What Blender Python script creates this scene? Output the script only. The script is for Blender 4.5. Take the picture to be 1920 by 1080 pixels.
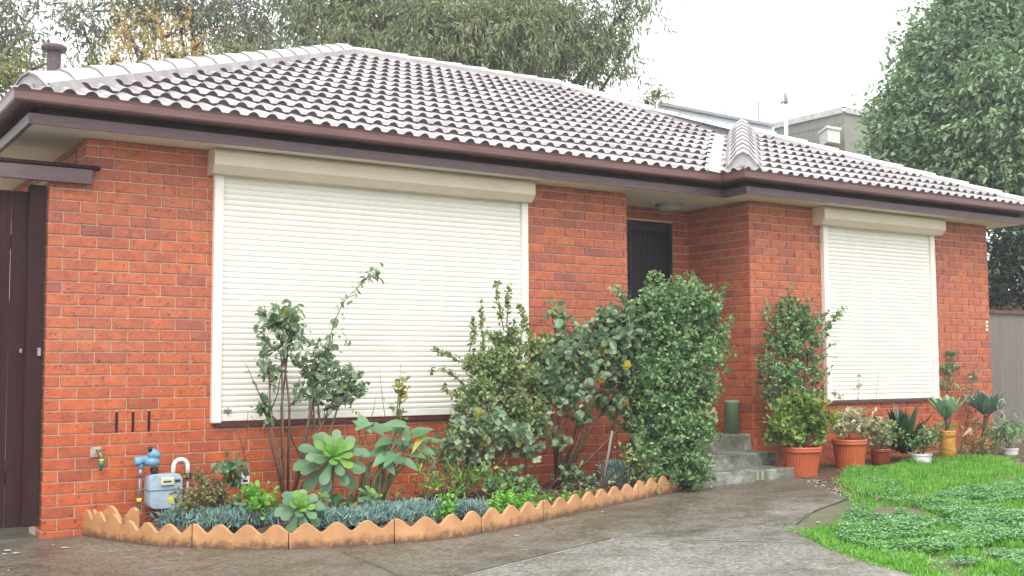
import bpy, math, random
import numpy as np
from mathutils import Vector
rnd = random.Random(7)
rng = np.random.default_rng(11)
S = bpy.context.scene
COL = S.collection
for o in list(bpy.data.objects): bpy.data.objects.remove(o, do_unlink=True)

# ------------------------------------------------------------------ camera
FPX = 2150.0
YAW, PITCH, ROLL = [math.radians(a) for a in (33.53, 4.18, -.36)]
CAM = np.array([-1.879, -8.809, 1.285])
_f = np.array([math.sin(YAW)*math.cos(PITCH), math.cos(YAW)*math.cos(PITCH), math.sin(PITCH)])
_r = np.array([math.cos(YAW), -math.sin(YAW), 0.]); _u = np.cross(_r, _f)
_c, _s = math.cos(ROLL), math.sin(ROLL)
_r, _u = _c*_r+_s*_u, -_s*_r+_c*_u
RM = np.array([_r, _u, _f])
cam = bpy.data.cameras.new('camera'); camo = bpy.data.objects.new('camera', cam); COL.objects.link(camo)
from mathutils import Matrix
m = Matrix(((_r[0], _u[0], -_f[0], CAM[0]), (_r[1], _u[1], -_f[1], CAM[1]), (_r[2], _u[2], -_f[2], CAM[2]), (0, 0, 0, 1)))
camo.matrix_world = m
cam.sensor_width = 36; cam.lens = 36*FPX/1920; cam.clip_start = .05; cam.clip_end = 600
S.camera = camo

# ------------------------------------------------------------------ light
SUN_EL, SUN_AZ = math.radians(52), math.radians(200)
w = bpy.data.worlds.new('World'); S.world = w; w.use_nodes = True
nt = w.node_tree; nt.nodes.clear()
sky = nt.nodes.new('ShaderNodeTexSky'); sky.sky_type = 'NISHITA'; sky.sun_disc = False
sky.sun_elevation = SUN_EL; sky.sun_rotation = SUN_AZ; sky.air_density = 1.0; sky.dust_density = 5; sky.ozone_density = 1
hs = nt.nodes.new('ShaderNodeHueSaturation'); hs.inputs['Saturation'].default_value = .08
bw = nt.nodes.new('ShaderNodeMixRGB'); bw.inputs[0].default_value = .72; bw.inputs[2].default_value = (11.5, 11.7, 12.0, 1)
bg = nt.nodes.new('ShaderNodeBackground'); bg.inputs[1].default_value = .10
ow = nt.nodes.new('ShaderNodeOutputWorld')
nt.links.new(sky.outputs[0], hs.inputs['Color']); nt.links.new(hs.outputs[0], bw.inputs[1])
nt.links.new(bw.outputs[0], bg.inputs[0]); nt.links.new(bg.outputs[0], ow.inputs[0])
sl = bpy.data.lights.new('sun', 'SUN'); sl.energy = 1.1; sl.angle = math.radians(25); sl.color = (1, .97, .93)
so = bpy.data.objects.new('sun', sl); COL.objects.link(so)
_sd = Vector((-math.sin(math.radians(28))*math.cos(SUN_EL), -math.cos(math.radians(28))*math.cos(SUN_EL), math.sin(SUN_EL)))
so.rotation_euler = _sd.to_track_quat('Z', 'Y').to_euler()
sky.sun_rotation = math.atan2(_sd.x, _sd.y)
S.view_settings.view_transform = 'Standard'; S.view_settings.look = 'None'
S.view_settings.exposure = 1.10; S.view_settings.gamma = 1
S.render.engine = 'CYCLES'
try:
    S.cycles.max_bounces = 6; S.cycles.transparent_max_bounces = 4
except Exception: pass

# ------------------------------------------------------------------ geometry helpers
def ray(u, v): return RM.T @ np.array([(u-960)/FPX, (540-v)/FPX, 1.])
def pln(u, v, n, d):
    D = ray(u, v); n = np.array(n, float); return CAM + (d-n@CAM)/(n@D)*D
def pY(u, v, Y): return pln(u, v, (0, 1, 0), Y)
def pX(u, v, X): return pln(u, v, (1, 0, 0), X)
def pZ(u, v, Z): return pln(u, v, (0, 0, 1), Z)
G0, GS = .11, .021
def pg(u, v): return pln(u, v, (-GS, 0, 1), G0)
def gz(x): return G0 + GS*np.clip(x, -3, 14)
def depth(P): return float((np.array(P)-CAM) @ _f)
def pd(u, v, d): return CAM + ray(u, v)*d
def proj(P):
    q = (np.atleast_2d(P)-CAM) @ RM.T
    return np.c_[960+FPX*q[:, 0]/q[:, 2], 540-FPX*q[:, 1]/q[:, 2]]

class MB:
    def __init__(s): s.V = []; s.n = 0; s.F = []; s.M = []; s.sm = []
    def add(s, V, F, mi=0, smooth=False):
        V = np.asarray(V, float).reshape(-1, 3); F = np.asarray(F, int)
        s.V.append(V); s.F.append(F+s.n); s.M.append(np.full(len(F), mi)); s.sm.append(np.full(len(F), smooth)); s.n += len(V)
        return s
    def poly(s, pts, mi=0):
        return s.add(pts, [list(range(len(pts)))], mi)
    def box(s, x0, x1, y0, y1, z0, z1, mi=0, ch=0):
        if ch <= 0:
            V = [(x, y, z) for x in (x0, x1) for y in (y0, y1) for z in (z0, z1)]
            return s.add(V, [(0, 1, 3, 2), (4, 6, 7, 5), (0, 4, 5, 1), (2, 3, 7, 6), (0, 2, 6, 4), (1, 5, 7, 3)], mi)
        c = min(ch, (x1-x0)/2.1, (y1-y0)/2.1, (z1-z0)/2.1)
        xs = (x0, x1); ys = (y0, y1); zs = (z0, z1); V = []
        for i in (0, 1):
            for j in (0, 1):
                for k in (0, 1):
                    sx, sy, sz = (1, -1)[i], (1, -1)[j], (1, -1)[k]
                    V += [(xs[i], ys[j]+sy*c, zs[k]+sz*c), (xs[i]+sx*c, ys[j], zs[k]+sz*c), (xs[i]+sx*c, ys[j]+sy*c, zs[k])]
        def q(i, j, k, a): return (i*4+j*2+k)*3+a
        F = []
        for i in (0, 1): F.append((q(i, 0, 0, 0), q(i, 0, 1, 0), q(i, 1, 1, 0), q(i, 1, 0, 0)))
        for j in (0, 1): F.append((q(0, j, 0, 1), q(1, j, 0, 1), q(1, j, 1, 1), q(0, j, 1, 1)))
        for k in (0, 1): F.append((q(0, 0, k, 2), q(0, 1, k, 2), q(1, 1, k, 2), q(1, 0, k, 2)))
        for j in (0, 1):
            for k in (0, 1): F.append((q(0, j, k, 1), q(1, j, k, 1), q(1, j, k, 2), q(0, j, k, 2)))
        for i in (0, 1):
            for k in (0, 1): F.append((q(i, 0, k, 0), q(i, 1, k, 0), q(i, 1, k, 2), q(i, 0, k, 2)))
        for i in (0, 1):
            for j in (0, 1): F.append((q(i, j, 0, 0), q(i, j, 1, 0), q(i, j, 1, 1), q(i, j, 0, 1)))
        s.add(V, F, mi)
        T = [(q(i, j, k, 0), q(i, j, k, 1), q(i, j, k, 2)) for i in (0, 1) for j in (0, 1) for k in (0, 1)]
        s.F.append(np.array(T)+(s.n-24)); s.M.append(np.full(8, mi)); s.sm.append(np.full(8, False))
        return s
    def tube(s, pts, rad, n=6, mi=0, cap=True, smooth=True):
        P = [np.array(p, float) for p in pts]
        R = rad if hasattr(rad, '__len__') else [rad]*len(P)
        V = []; ref = None
        for i, p in enumerate(P):
            t = (P[min(i+1, len(P)-1)]-P[max(i-1, 0)]); t = t/(np.linalg.norm(t)+1e-9)
            if ref is None:
                ref = np.cross(t, (0, 0, 1)) if abs(t[2]) < .9 else np.cross(t, (1, 0, 0))
            a = ref-t*(ref@t); a /= np.linalg.norm(a)+1e-9; ref = a; b = np.cross(t, a)
            for k in range(n):
                an = 2*math.pi*k/n; V.append(p+R[i]*(math.cos(an)*a+math.sin(an)*b))
        F = [(i*n+k, i*n+(k+1) % n, (i+1)*n+(k+1) % n, (i+1)*n+k) for i in range(len(P)-1) for k in range(n)]
        s.add(V, F, mi, smooth)
        if cap and n > 4:
            s.F.append(np.array([[s.n-n+k for k in range(n)]])); s.M.append(np.array([mi])); s.sm.append(np.array([False]))
            s.F.append(np.array([[s.n-len(V)+k for k in range(n)][::-1]])); s.M.append(np.array([mi])); s.sm.append(np.array([False]))
        return s
    def lathe(s, c, prof, n=24, mi=0, ribs=0, ribd=0, smooth=True):
        V = []
        for (r, z) in prof:
            for k in range(n):
                rr = r
                if ribs and r > 0 and (k % 2): rr = r-ribd
                a = 2*math.pi*k/n; V.append((c[0]+rr*math.cos(a), c[1]+rr*math.sin(a), c[2]+z))
        F = [(i*n+k, i*n+(k+1) % n, (i+1)*n+(k+1) % n, (i+1)*n+k) for i in range(len(prof)-1) for k in range(n)]
        return s.add(V, F, mi, smooth)
    def prism(s, prof, x0, x1, mi=0, caps=True, flip=False):
        # prof: (y,z) outline swept along x
        n = len(prof); V = [(x0, y, z) for y, z in prof]+[(x1, y, z) for y, z in prof]
        s.add(V, [(i, (i+1) % n, n+(i+1) % n, n+i) for i in range(n)], mi)
        if caps: s.add(V[:n], [list(range(n))[::-1]], mi); s.add(V[n:], [list(range(n))], mi)
        return s
    def mesh(s, name, mats, org):
        me = bpy.data.meshes.new(name)
        if s.n:
            V = np.concatenate(s.V)-np.array(org, float)
            ls = []; lt = []; 
            for F in s.F: lt.append(np.full(len(F), F.shape[1])); ls.append(F.ravel())
            li = np.concatenate(ls); lt = np.concatenate(lt)
            me.vertices.add(len(V)); me.vertices.foreach_set('co', V.ravel())
            me.loops.add(len(li)); me.loops.foreach_set('vertex_index', li.astype(np.int32))
            me.polygons.add(len(lt)); me.polygons.foreach_set('loop_start', np.r_[0, np.cumsum(lt)[:-1]].astype(np.int32))
            me.polygons.foreach_set('loop_total', lt.astype(np.int32))
            me.polygons.foreach_set('material_index', np.concatenate(s.M).astype(np.int32))
            me.polygons.foreach_set('use_smooth', np.concatenate(s.sm).astype(bool))
            me.update(calc_edges=True); me.validate()
        for mm in (mats if isinstance(mats, (list, tuple)) else [mats]): me.materials.append(mm)
        return me
def tag(o, label=None, cat=None, group=None, kind=None):
    if label: o['label'] = label
    if cat: o['category'] = cat
    if group: o['group'] = group
    if kind: o['kind'] = kind
    return o
def thing(name, label, cat, loc, group=None):
    o = bpy.data.objects.new(name, None); COL.objects.link(o); o.location = [float(a) for a in loc]
    o.empty_display_size = .1; o['org'] = [float(a) for a in loc]
    return tag(o, label, cat, group)
def obj(name, mb, mats, parent=None, org=None, label=None):
    if parent is not None: org = list(parent['org'])
    if org is None: org = (0, 0, 0)
    o = bpy.data.objects.new(name, mb.mesh(name, mats, org)); COL.objects.link(o); o['org'] = [float(a) for a in org]
    if parent is not None: o.parent = parent
    else: o.location = [float(a) for a in org]
    if label: o['label'] = label
    return o

# ------------------------------------------------------------------ materials
def newmat(name):
    m = bpy.data.materials.new(name); m.use_nodes = True; t = m.node_tree
    return m, t, t.nodes['Principled BSDF'], t.nodes.new, t.links.new
def ramp(t, stops, interp='LINEAR'):
    r = t.nodes.new('ShaderNodeValToRGB'); r.color_ramp.interpolation = interp; e = r.color_ramp.elements
    e[0].position = stops[0][0]; e[0].color = (*stops[0][1], 1); e[1].position = stops[-1][0]; e[1].color = (*stops[-1][1], 1)
    for p, c in stops[1:-1]: k = e.new(p); k.color = (*c, 1)
    return r
def noise(t, scale, detail=4, rough=.55, vec=None, sc=None):
    n = t.nodes.new('ShaderNodeTexNoise'); n.inputs['Scale'].default_value = scale; n.inputs['Detail'].default_value = detail; n.inputs['Roughness'].default_value = rough
    src = vec
    if src is None: src = t.nodes.new('ShaderNodeNewGeometry').outputs['Position']
    if sc:
        mp = t.nodes.new('ShaderNodeMapping'); mp.inputs['Scale'].default_value = sc; t.links.new(src, mp.inputs[0]); src = mp.outputs[0]
    t.links.new(src, n.inputs['Vector']); return n
def mix(t, fac, a, b, mode='MIX'):
    n = t.nodes.new('ShaderNodeMixRGB'); n.blend_type = mode
    for i, x in ((0, fac), (1, a), (2, b)):
        if isinstance(x, (int, float)): n.inputs[i].default_value = x
        elif isinstance(x, tuple): n.inputs[i].default_value = (*x, 1)
        else: t.links.new(x, n.inputs[i])
    return n.outputs[0]
def bump(t, h, strength, dist, b):
    n = t.nodes.new('ShaderNodeBump'); n.inputs['Strength'].default_value = strength; n.inputs['Distance'].default_value = dist
    t.links.new(h, n.inputs['Height']); t.links.new(n.outputs[0], b.inputs['Normal'])
def plain(name, c, rough=.6, var=.25, scale=6, spec=.5, metal=0, bmp=.1, stretch=None, coat=0):
    m, t, b, N, L = newmat(name)
    n = noise(t, scale, 5, sc=stretch); n2 = noise(t, scale*9, 3, sc=stretch)
    d = tuple(x*(1-var) for x in c); e = tuple(min(1, x*(1+var*.6)) for x in c)
    r = ramp(t, [(.3, d), (.7, e)]); L(n.outputs[0], r.inputs[0])
    r2 = ramp(t, [(.35, (1-var*.5,)*3), (.6, (1, 1, 1))]); L(n2.outputs[0], r2.inputs[0])
    L(mix(t, 1., r.outputs[0], r2.outputs[0], 'MULTIPLY'), b.inputs['Base Color'])
    b.inputs['Roughness'].default_value = rough; b.inputs['Specular IOR Level'].default_value = spec; b.inputs['Metallic'].default_value = metal
    b.inputs['Coat Weight'].default_value = coat
    if bmp: bump(t, n2.outputs[0], bmp, .003, b)
    return m
def leafmat(name, cols, rough=.42, trans=.25, spec=.5, patch=0.6, back=None):
    m, t, b, N, L = newmat(name)
    g = N('ShaderNodeNewGeometry')
    n = noise(t, 1.3/patch, 3)
    a = N('ShaderNodeMath'); a.operation = 'MULTIPLY_ADD'; a.inputs[1].default_value = .55; L(g.outputs['Random Per Island'], a.inputs[0])
    a2 = N('ShaderNodeMath'); a2.operation = 'MULTIPLY'; a2.inputs[1].default_value = .45; L(n.outputs[0], a2.inputs[0]); L(a2.outputs[0], a.inputs[2])
    st = [(.12+.76*i/(len(cols)-1), c) for i, c in enumerate(cols)]
    r = ramp(t, st); L(a.outputs[0], r.inputs[0])
    L(r.outputs[0], b.inputs['Base Color']); b.inputs['Roughness'].default_value = rough; b.inputs['Specular IOR Level'].default_value = spec
    tr = N('ShaderNodeBsdfTranslucent'); hs = N('ShaderNodeHueSaturation'); hs.inputs['Value'].default_value = 1.5; L(r.outputs[0], hs.inputs['Color']); L(hs.outputs[0], tr.inputs[0])
    ms = N('ShaderNodeMixShader'); ms.inputs[0].default_value = trans; L(b.outputs[0], ms.inputs[1]); L(tr.outputs[0], ms.inputs[2])
    L(ms.outputs[0], t.nodes['Material Output'].inputs[0])
    return m

def brickmat():
    m, t, b, N, L = newmat('brick')
    g = N('ShaderNodeNewGeometry')
    r = ramp(t, [(0, (.30, .088, .062)), (.06, (.36, .098, .060)), (.25, (.42, .108, .060)), (.55, (.45, .113, .054)), (.85, (.49, .130, .056)), (1, (.44, .130, .070))])
    L(g.outputs['Random Per Island'], r.inputs[0])
    n = noise(t, 14, 4); r1 = ramp(t, [(.3, (.78, .74, .76)), (.65, (1.08, 1.05, 1.02))]); L(n.outputs[0], r1.inputs[0])
    c = mix(t, 1., r.outputs[0], r1.outputs[0], 'MULTIPLY')
    # purple burnt flashes
    n2 = noise(t, 9, 5, .7); r2 = ramp(t, [(.52, (0, 0, 0)), (.66, (1, 1, 1))]); L(n2.outputs[0], r2.inputs[0])
    f = N('ShaderNodeMath'); f.operation = 'MULTIPLY'; f.inputs[1].default_value = .38; L(r2.outputs[0], f.inputs[0])
    c = mix(t, f.outputs[0], c, (.20, .062, .062))
    # dragged dark specks
    mp = N('ShaderNodeMapping'); mp.inputs['Rotation'].default_value = (0, math.radians(35), 0); L(g.outputs['Position'], mp.inputs[0])
    n3 = noise(t, 24, 3, .6, vec=mp.outputs[0], sc=(1, 1, 2.2)); r3 = ramp(t, [(.605, (0, 0, 0)), (.655, (1, 1, 1))]); L(n3.outputs[0], r3.inputs[0])
    c = mix(t, r3.outputs[0], c, (.13, .035, .03))
    n4 = noise(t, 60, 1, .5, vec=mp.outputs[0], sc=(1, 1, 3)); r4 = ramp(t, [(.715, (0, 0, 0)), (.75, (1, 1, 1))]); L(n4.outputs[0], r4.inputs[0])
    c = mix(t, r4.outputs[0], c, (.75, .45, .38))  # pale flecks: small glints painted into the brick colour
    # rain splashed, damp lower courses and paler, pinker upper courses (blotchy edge)
    sx = N('ShaderNodeSeparateXYZ'); L(g.outputs['Position'], sx.inputs[0]); nb = noise(t, 1.6, 5, .65)
    a = N('ShaderNodeMath'); a.operation = 'MULTIPLY_ADD'; a.inputs[1].default_value = 1.1; L(nb.outputs[0], a.inputs[0]); L(sx.outputs[2], a.inputs[2])
    mr = N('ShaderNodeMapRange'); mr.inputs[1].default_value = 1.3; mr.inputs[2].default_value = 2.1; L(a.outputs[0], mr.inputs[0])
    c = mix(t, 1., c, mix(t, mr.outputs[0], (1.08, .96, .68), (1.02, 1.13, 1.14)), 'MULTIPLY')
    L(c, b.inputs['Base Color']); b.inputs['Roughness'].default_value = .62; b.inputs['Specular IOR Level'].default_value = .35
    bump(t, n3.outputs[0], .5, .004, b)
    return m
M = {}
M['brick'] = brickmat()
M['mortar'] = plain('mortar', (.70, .56, .41), .9, .2, 8)
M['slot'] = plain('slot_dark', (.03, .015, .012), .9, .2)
M['cream'] = plain('cream_paint', (.79, .76, .68), .42, .05, 3, bmp=.02)
M['cream_box'] = plain('cream_box', (.66, .57, .44), .38, .06, 3, bmp=.02)
M['soffit'] = plain('soffit_paint', (.80, .77, .70), .7, .10, 2.5, bmp=.02)
M['fascia'] = plain('brown_fascia', (.125, .075, .082), .42, .25, 5, stretch=(1, 4, 9))
M['gutter'] = plain('brown_gutter', (.155, .078, .076), .35, .25, 5, stretch=(.7, 4, 6))
M['door'] = plain('door_dark', (.018, .012, .018), .5, .3, 4)
M['gate'] = plain('gate_brown', (.040, .015, .015), .8, .35, 3, spec=.2, stretch=(9, 9, .6))
M['steel'] = plain('steel_grey', (.30, .30, .31), .45, .3, 8, metal=.4)
M['black'] = plain('black_rubber', (.02, .02, .022), .5, .3)
M['white'] = plain('white_paint', (.78, .77, .76), .4, .12, 5)
M['meter'] = plain('meter_blue', (.36, .46, .54), .45, .22, 9)
M['regulator'] = plain('regulator_blue', (.16, .36, .52), .5, .35, 14)
M['dial'] = plain('dial_cream', (.62, .60, .44), .4, .1)
M['yellow'] = plain('yellow_plastic', (.75, .55, .03), .45, .1)
M['green_pl'] = plain('green_plastic', (.02, .28, .12), .4, .2)
M['brass'] = plain('brass_tap', (.30, .22, .14), .45, .4, 20, metal=.5)
M['lamp'] = plain('lamp_glass', (.40, .43, .43), .25, .05)
M['terracotta'] = plain('terracotta_plastic', (.47, .105, .040), .42, .12, 7)
M['redglaze'] = plain('red_glaze', (.22, .035, .022), .22, .35, 9, coat=.4)
M['ochre'] = plain('ochre_glaze', (.52, .24, .035), .4, .25, 8)
M['greypot'] = plain('grey_pot', (.55, .54, .50), .55, .2, 8)
M['greenpot'] = plain('green_pot', (.17, .25, .14), .5, .18, 6, stretch=(1, 1, .4))
M['tin'] = plain('painted_sheet', (.17, .145, .13), .5, .18, 2, stretch=(8, 8, .5))
M['timber'] = plain('old_timber', (.12, .075, .05), .8, .4, 4, stretch=(9, 1, 1))
M['bark'] = plain('bark', (.10, .075, .058), .85, .45, 9, stretch=(2, 2, .4))
M['palebark'] = plain('pale_bark', (.26, .22, .19), .8, .4, 4, stretch=(2, 2, .3))
M['twig'] = plain('twig', (.13, .075, .05), .7, .4, 20)
M['greentwig'] = plain('green_twig', (.13, .15, .06), .6, .4, 20)
M['dryleaf'] = leafmat('dry_leaf', [(.11, .045, .025), (.24, .12, .05), (.36, .24, .12)], .7, .1)
M['blockwall'] = plain('block_wall', (.24, .245, .20), .8, .12, .5)
M['acwhite'] = plain('aircon_white', (.62, .62, .58), .5, .12, 2)
M['whiteroof'] = plain('white_sheet_roof', (.72, .78, .82), .5, .05, 2)
M['greyroof'] = plain('grey_sheet_edge', (.30, .31, .35), .6, .12, 2)
M['flue'] = plain('flue_brown', (.12, .075, .085), .55, .3, 8)

def tilemat():
    m, t, b, N, L = newmat('roof_tile')
    g = N('ShaderNodeNewGeometry')
    n = noise(t, 1.2, 5); n2 = noise(t, 26, 4)
    r = ramp(t, [(.3, (.26, .235, .235)), (.5, (.36, .335, .335)), (.72, (.45, .43, .43))]); L(n.outputs[0], r.inputs[0])
    r2 = ramp(t, [(.3, (.80, .77, .79)), (.62, (1.08, 1.07, 1.07))]); L(n2.outputs[0], r2.inputs[0])
    li = noise(t, 3.4, 6, .75); rl_ = ramp(t, [(.57, (0, 0, 0)), (.70, (.65, .65, .65))]); L(li.outputs[0], rl_.inputs[0])
    cc = mix(t, rl_.outputs[0], mix(t, 1., r.outputs[0], r2.outputs[0], 'MULTIPLY'), (.17, .15, .135))
    L(cc, b.inputs['Base Color'])
    b.inputs['Roughness'].default_value = .34; b.inputs['Specular IOR Level'].default_value = .7
    bump(t, n2.outputs[0], .25, .003, b); return m
M['tile'] = tilemat()
M['tilelip'] = plain('tile_lip', (.075, .052, .052), .6, .3, 9)  # unweathered brown lip faces, with the shade under them put into the colour
M['ridge'] = plain('ridge_cap', (.62, .61, .61), .32, .2, 5, spec=.7)
M['bedding'] = plain('ridge_bedding', (.34, .31, .31), .7, .25, 6)
M['flashing'] = plain('valley_flashing', (.66, .67, .66), .4, .1, 3, metal=.2)

def edgingmat():
    m, t, b, N, L = newmat('edging_plastic')
    g = N('ShaderNodeNewGeometry'); n = noise(t, 7, 5); sx = N('ShaderNodeSeparateXYZ'); L(g.outputs['Position'], sx.inputs[0])
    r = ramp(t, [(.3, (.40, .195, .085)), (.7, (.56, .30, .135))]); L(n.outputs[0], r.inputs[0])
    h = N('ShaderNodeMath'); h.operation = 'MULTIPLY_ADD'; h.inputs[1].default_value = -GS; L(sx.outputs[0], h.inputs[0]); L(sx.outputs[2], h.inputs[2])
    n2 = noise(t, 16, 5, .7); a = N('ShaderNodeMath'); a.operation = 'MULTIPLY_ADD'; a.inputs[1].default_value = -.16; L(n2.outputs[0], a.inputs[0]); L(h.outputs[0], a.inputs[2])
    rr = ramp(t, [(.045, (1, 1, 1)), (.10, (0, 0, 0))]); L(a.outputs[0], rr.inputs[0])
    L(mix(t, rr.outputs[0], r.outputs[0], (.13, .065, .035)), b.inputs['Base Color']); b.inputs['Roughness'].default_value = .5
    return m
M['edging'] = edgingmat()

def concretemat(light=0):
    m, t, b, N, L = newmat('dry_concrete' if light else 'wet_concrete')
    big = noise(t, .55, 5, .6); mid = noise(t, 3.2, 6, .65); agg = noise(t, 36, 5, .8); fine = noise(t, 110, 3, .7)
    r = ramp(t, [(.28, (.115, .105, .085)), (.5, (.18, .17, .15)), (.72, (.26, .25, .23))] if not light else [(.28, (.15, .142, .122)), (.5, (.20, .192, .17)), (.72, (.26, .25, .235))]); L(big.outputs[0], r.inputs[0])
    r1 = ramp(t, [(.3, (.62, .60, .55)), (.5, (1, 1, 1)), (.75, (1.18, 1.17, 1.15))]); L(mid.outputs[0], r1.inputs[0])
    c = mix(t, 1., r.outputs[0], r1.outputs[0], 'MULTIPLY')
    r2 = ramp(t, [(.36, (.42, .40, .38)), (.5, (.98, .98, .98)), (.63, (1.7, 1.7, 1.66))]); L(agg.outputs[0], r2.inputs[0])
    c = mix(t, 1., c, r2.outputs[0], 'MULTIPLY')
    # damp, mossy band along the garden edging and the steps
    g = N('ShaderNodeNewGeometry'); sx = N('ShaderNodeSeparateXYZ'); L(g.outputs['Position'], sx.inputs[0])
    ln = N('ShaderNodeMath'); ln.operation = 'MULTIPLY_ADD'; ln.inputs[1].default_value = .16; L(sx.outputs[0], ln.inputs[0]); 
    yy = N('ShaderNodeMath'); yy.operation = 'MULTIPLY'; yy.inputs[1].default_value = -1; L(sx.outputs[1], yy.inputs[0]); L(yy.outputs[0], ln.inputs[2])
    a = N('ShaderNodeMath'); a.operation = 'MULTIPLY_ADD'; a.inputs[1].default_value = 1.6; L(mid.outputs[0], a.inputs[0]); L(ln.outputs[0], a.inputs[2])
    rr = ramp(t, [(0, (1, 1, 1)), (1, (0, 0, 0))]); mr = N('ShaderNodeMapRange'); mr.inputs[1].default_value = 3.6; mr.inputs[2].default_value = 4.6; L(a.outputs[0], mr.inputs[0]); L(mr.outputs[0], rr.inputs[0])
    dk = mix(t, 1., c, (.68, .62, .53) if not light else (1., 1., 1.), 'MULTIPLY')
    c = mix(t, rr.outputs[0], c, dk)
    mo = noise(t, 1.7, 5, .7); rm = ramp(t, [(.55, (0, 0, 0)), (.72, (.55, .55, .55))]); L(mo.outputs[0], rm.inputs[0])
    c = mix(t, rm.outputs[0], c, (.085, .088, .035))
    L(c, b.inputs['Base Color'])
    rg = ramp(t, [(.3, (.28, .28, .28)), (.7, (.6, .6, .6))]); L(mid.outputs[0], rg.inputs[0]); L(rg.outputs[0], b.inputs['Roughness'])
    b.inputs['Specular IOR Level'].default_value = .5
    bump(t, fine.outputs[0], .8, .006, b); return m
M['concrete'] = concretemat(); M['concrete2'] = concretemat(1)
def stepmat():
    m, t, b, N, L = newmat('step_concrete')
    mid = noise(t, 5, 6, .7); fine = noise(t, 90, 3)
    r = ramp(t, [(.32, (.06, .068, .040)), (.5, (.16, .165, .13)), (.68, (.38, .38, .35))]); L(mid.outputs[0], r.inputs[0])
    r2 = ramp(t, [(.3, (.7, .7, .7)), (.6, (1.05, 1.05, 1.05))]); L(fine.outputs[0], r2.inputs[0])
    L(mix(t, 1., r.outputs[0], r2.outputs[0], 'MULTIPLY'), b.inputs['Base Color']); b.inputs['Roughness'].default_value = .6
    bump(t, fine.outputs[0], .4, .004, b); return m
M['step'] = stepmat()
def soilmat():
    m, t, b, N, L = newmat('soil')
    mid = noise(t, 5, 6, .7); fine = noise(t, 45, 4, .7)
    r = ramp(t, [(.3, (.045, .026, .016)), (.5, (.085, .052, .033)), (.72, (.15, .10, .065))]); L(mid.outputs[0], r.inputs[0])
    r2 = ramp(t, [(.3, (.45, .45, .45)), (.65, (1.4, 1.35, 1.3))]); L(fine.outputs[0], r2.inputs[0])
    L(mix(t, 1., r.outputs[0], r2.outputs[0], 'MULTIPLY'), b.inputs['Base Color']); b.inputs['Roughness'].default_value = .75
    bump(t, fine.outputs[0], .9, .015, b); return m
M['soil'] = soilmat()
def earthmat():
    m, t, b, N, L = newmat('lawn_earth')
    mid = noise(t, 2.2, 6, .65); fine = noise(t, 60, 4, .7)
    r = ramp(t, [(.35, (.075, .11, .03)), (.5, (.14, .125, .075)), (.68, (.20, .17, .125))]); L(mid.outputs[0], r.inputs[0])
    r2 = ramp(t, [(.3, (.6, .6, .6)), (.65, (1.3, 1.3, 1.3))]); L(fine.outputs[0], r2.inputs[0])
    L(mix(t, 1., r.outputs[0], r2.outputs[0], 'MULTIPLY'), b.inputs['Base Color']); b.inputs['Roughness'].default_value = .8
    bump(t, fine.outputs[0], .8, .012, b); return m
M['earth'] = earthmat()

# ------------------------------------------------------------------ ground
def sheet(name, poly, dz, mat, label=None, kind='structure', sub=None, rough=0):
    b = MB(); P = np.array(poly)[:, :2]
    b.poly([(x, y, gz(x)+dz) for x, y in P])
    o = obj(name, b, mat); o['kind'] = kind
    if label: o['label'] = label
    return o
b = MB()
xs = [-200, -30, -3, 14, 40, 250]; ys = [-120, -15, 0, 30, 300]
V = [(x, y, float(gz(x))) for x in xs for y in ys]; n = len(ys)
b.add(V, [(i*n+j, (i+1)*n+j, (i+1)*n+j+1, i*n+j+1) for i in range(len(xs)-1) for j in range(n-1)])
o = obj('ground', b, M['earth']); o['kind'] = 'structure'; o['label'] = 'bare earth showing between lawn patches'
EP = [pg(*q) for q in ((148, 1000), (162, 1006), (210, 1015), (300, 1026), (440, 1031), (560, 1031), (700, 1023), (830, 1014), (980, 986), (1130, 953), (1270, 922))]
DR = [pg(*q) for q in ((1500, 897), (1545, 912), (1592, 935), (1545, 952), (1510, 966), (1494, 983), (1500, 1003), (1560, 1035), (1700, 1077), (1820, 1120), (2000, 1240))]
# driveway in two strips either side of x break for the sloping sheet
def clippoly(poly, x0, x1):
    def cl(P, xx, keep):
        out = []
        for i in range(len(P)):
            a, c = np.array(P[i]), np.array(P[(i+1) % len(P)])
            ina, inc = keep*(a[0]-xx) >= 0, keep*(c[0]-xx) >= 0
            if ina: out.append(a)
            if ina != inc: out.append(a+(c-a)*(xx-a[0])/(c[0]-a[0]))
        return out
    return cl(cl(poly, x0, 1), x1, -1)
drive = [(-3, .5), (-.12, .5), (-.12, .01), (.3, .01), (5.3, .01), (5.3, -.9), (6.6, -.9)]+[(p[0], p[1]) for p in DR]+[(2.5, -9), (2.5, -30), (-3, -30)]
b = MB(); P = [np.array(q, float) for q in drive]
b.poly([(p[0], p[1], gz(p[0])+.004) for p in P])
o = obj('driveway', b, M['concrete']); o['kind'] = 'structure'; o['label'] = 'wet stained concrete driveway in front of the house'
b = MB(); b.poly([(-30, -30, gz(-3)+.003), (-3, -30, gz(-3)+.004), (-3, .5, gz(-3)+.004), (-30, .5, gz(-3)+.004)])
o = obj('driveway', b, M['concrete']); o['kind'] = 'structure'; o['label'] = 'concrete paving beyond the left edge of the house'
fr_ = [pg(*q) for q in ((760, 1092), (870, 1081), (1050, 1036), (1147, 1014), (1300, 1015.5), (1506, 1021), (1562, 1042), (1702, 1084), (1820, 1130), (2000, 1250))]
b = MB(); b.poly([(p[0], p[1], gz(p[0])+.008) for p in [np.array(q)[:2] for q in fr_]]+[(2.3, -9, gz(2.3)+.008), (-1.0, -9, gz(-1)+.008), (-.6, -4.5, gz(-.6)+.008)])
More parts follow.
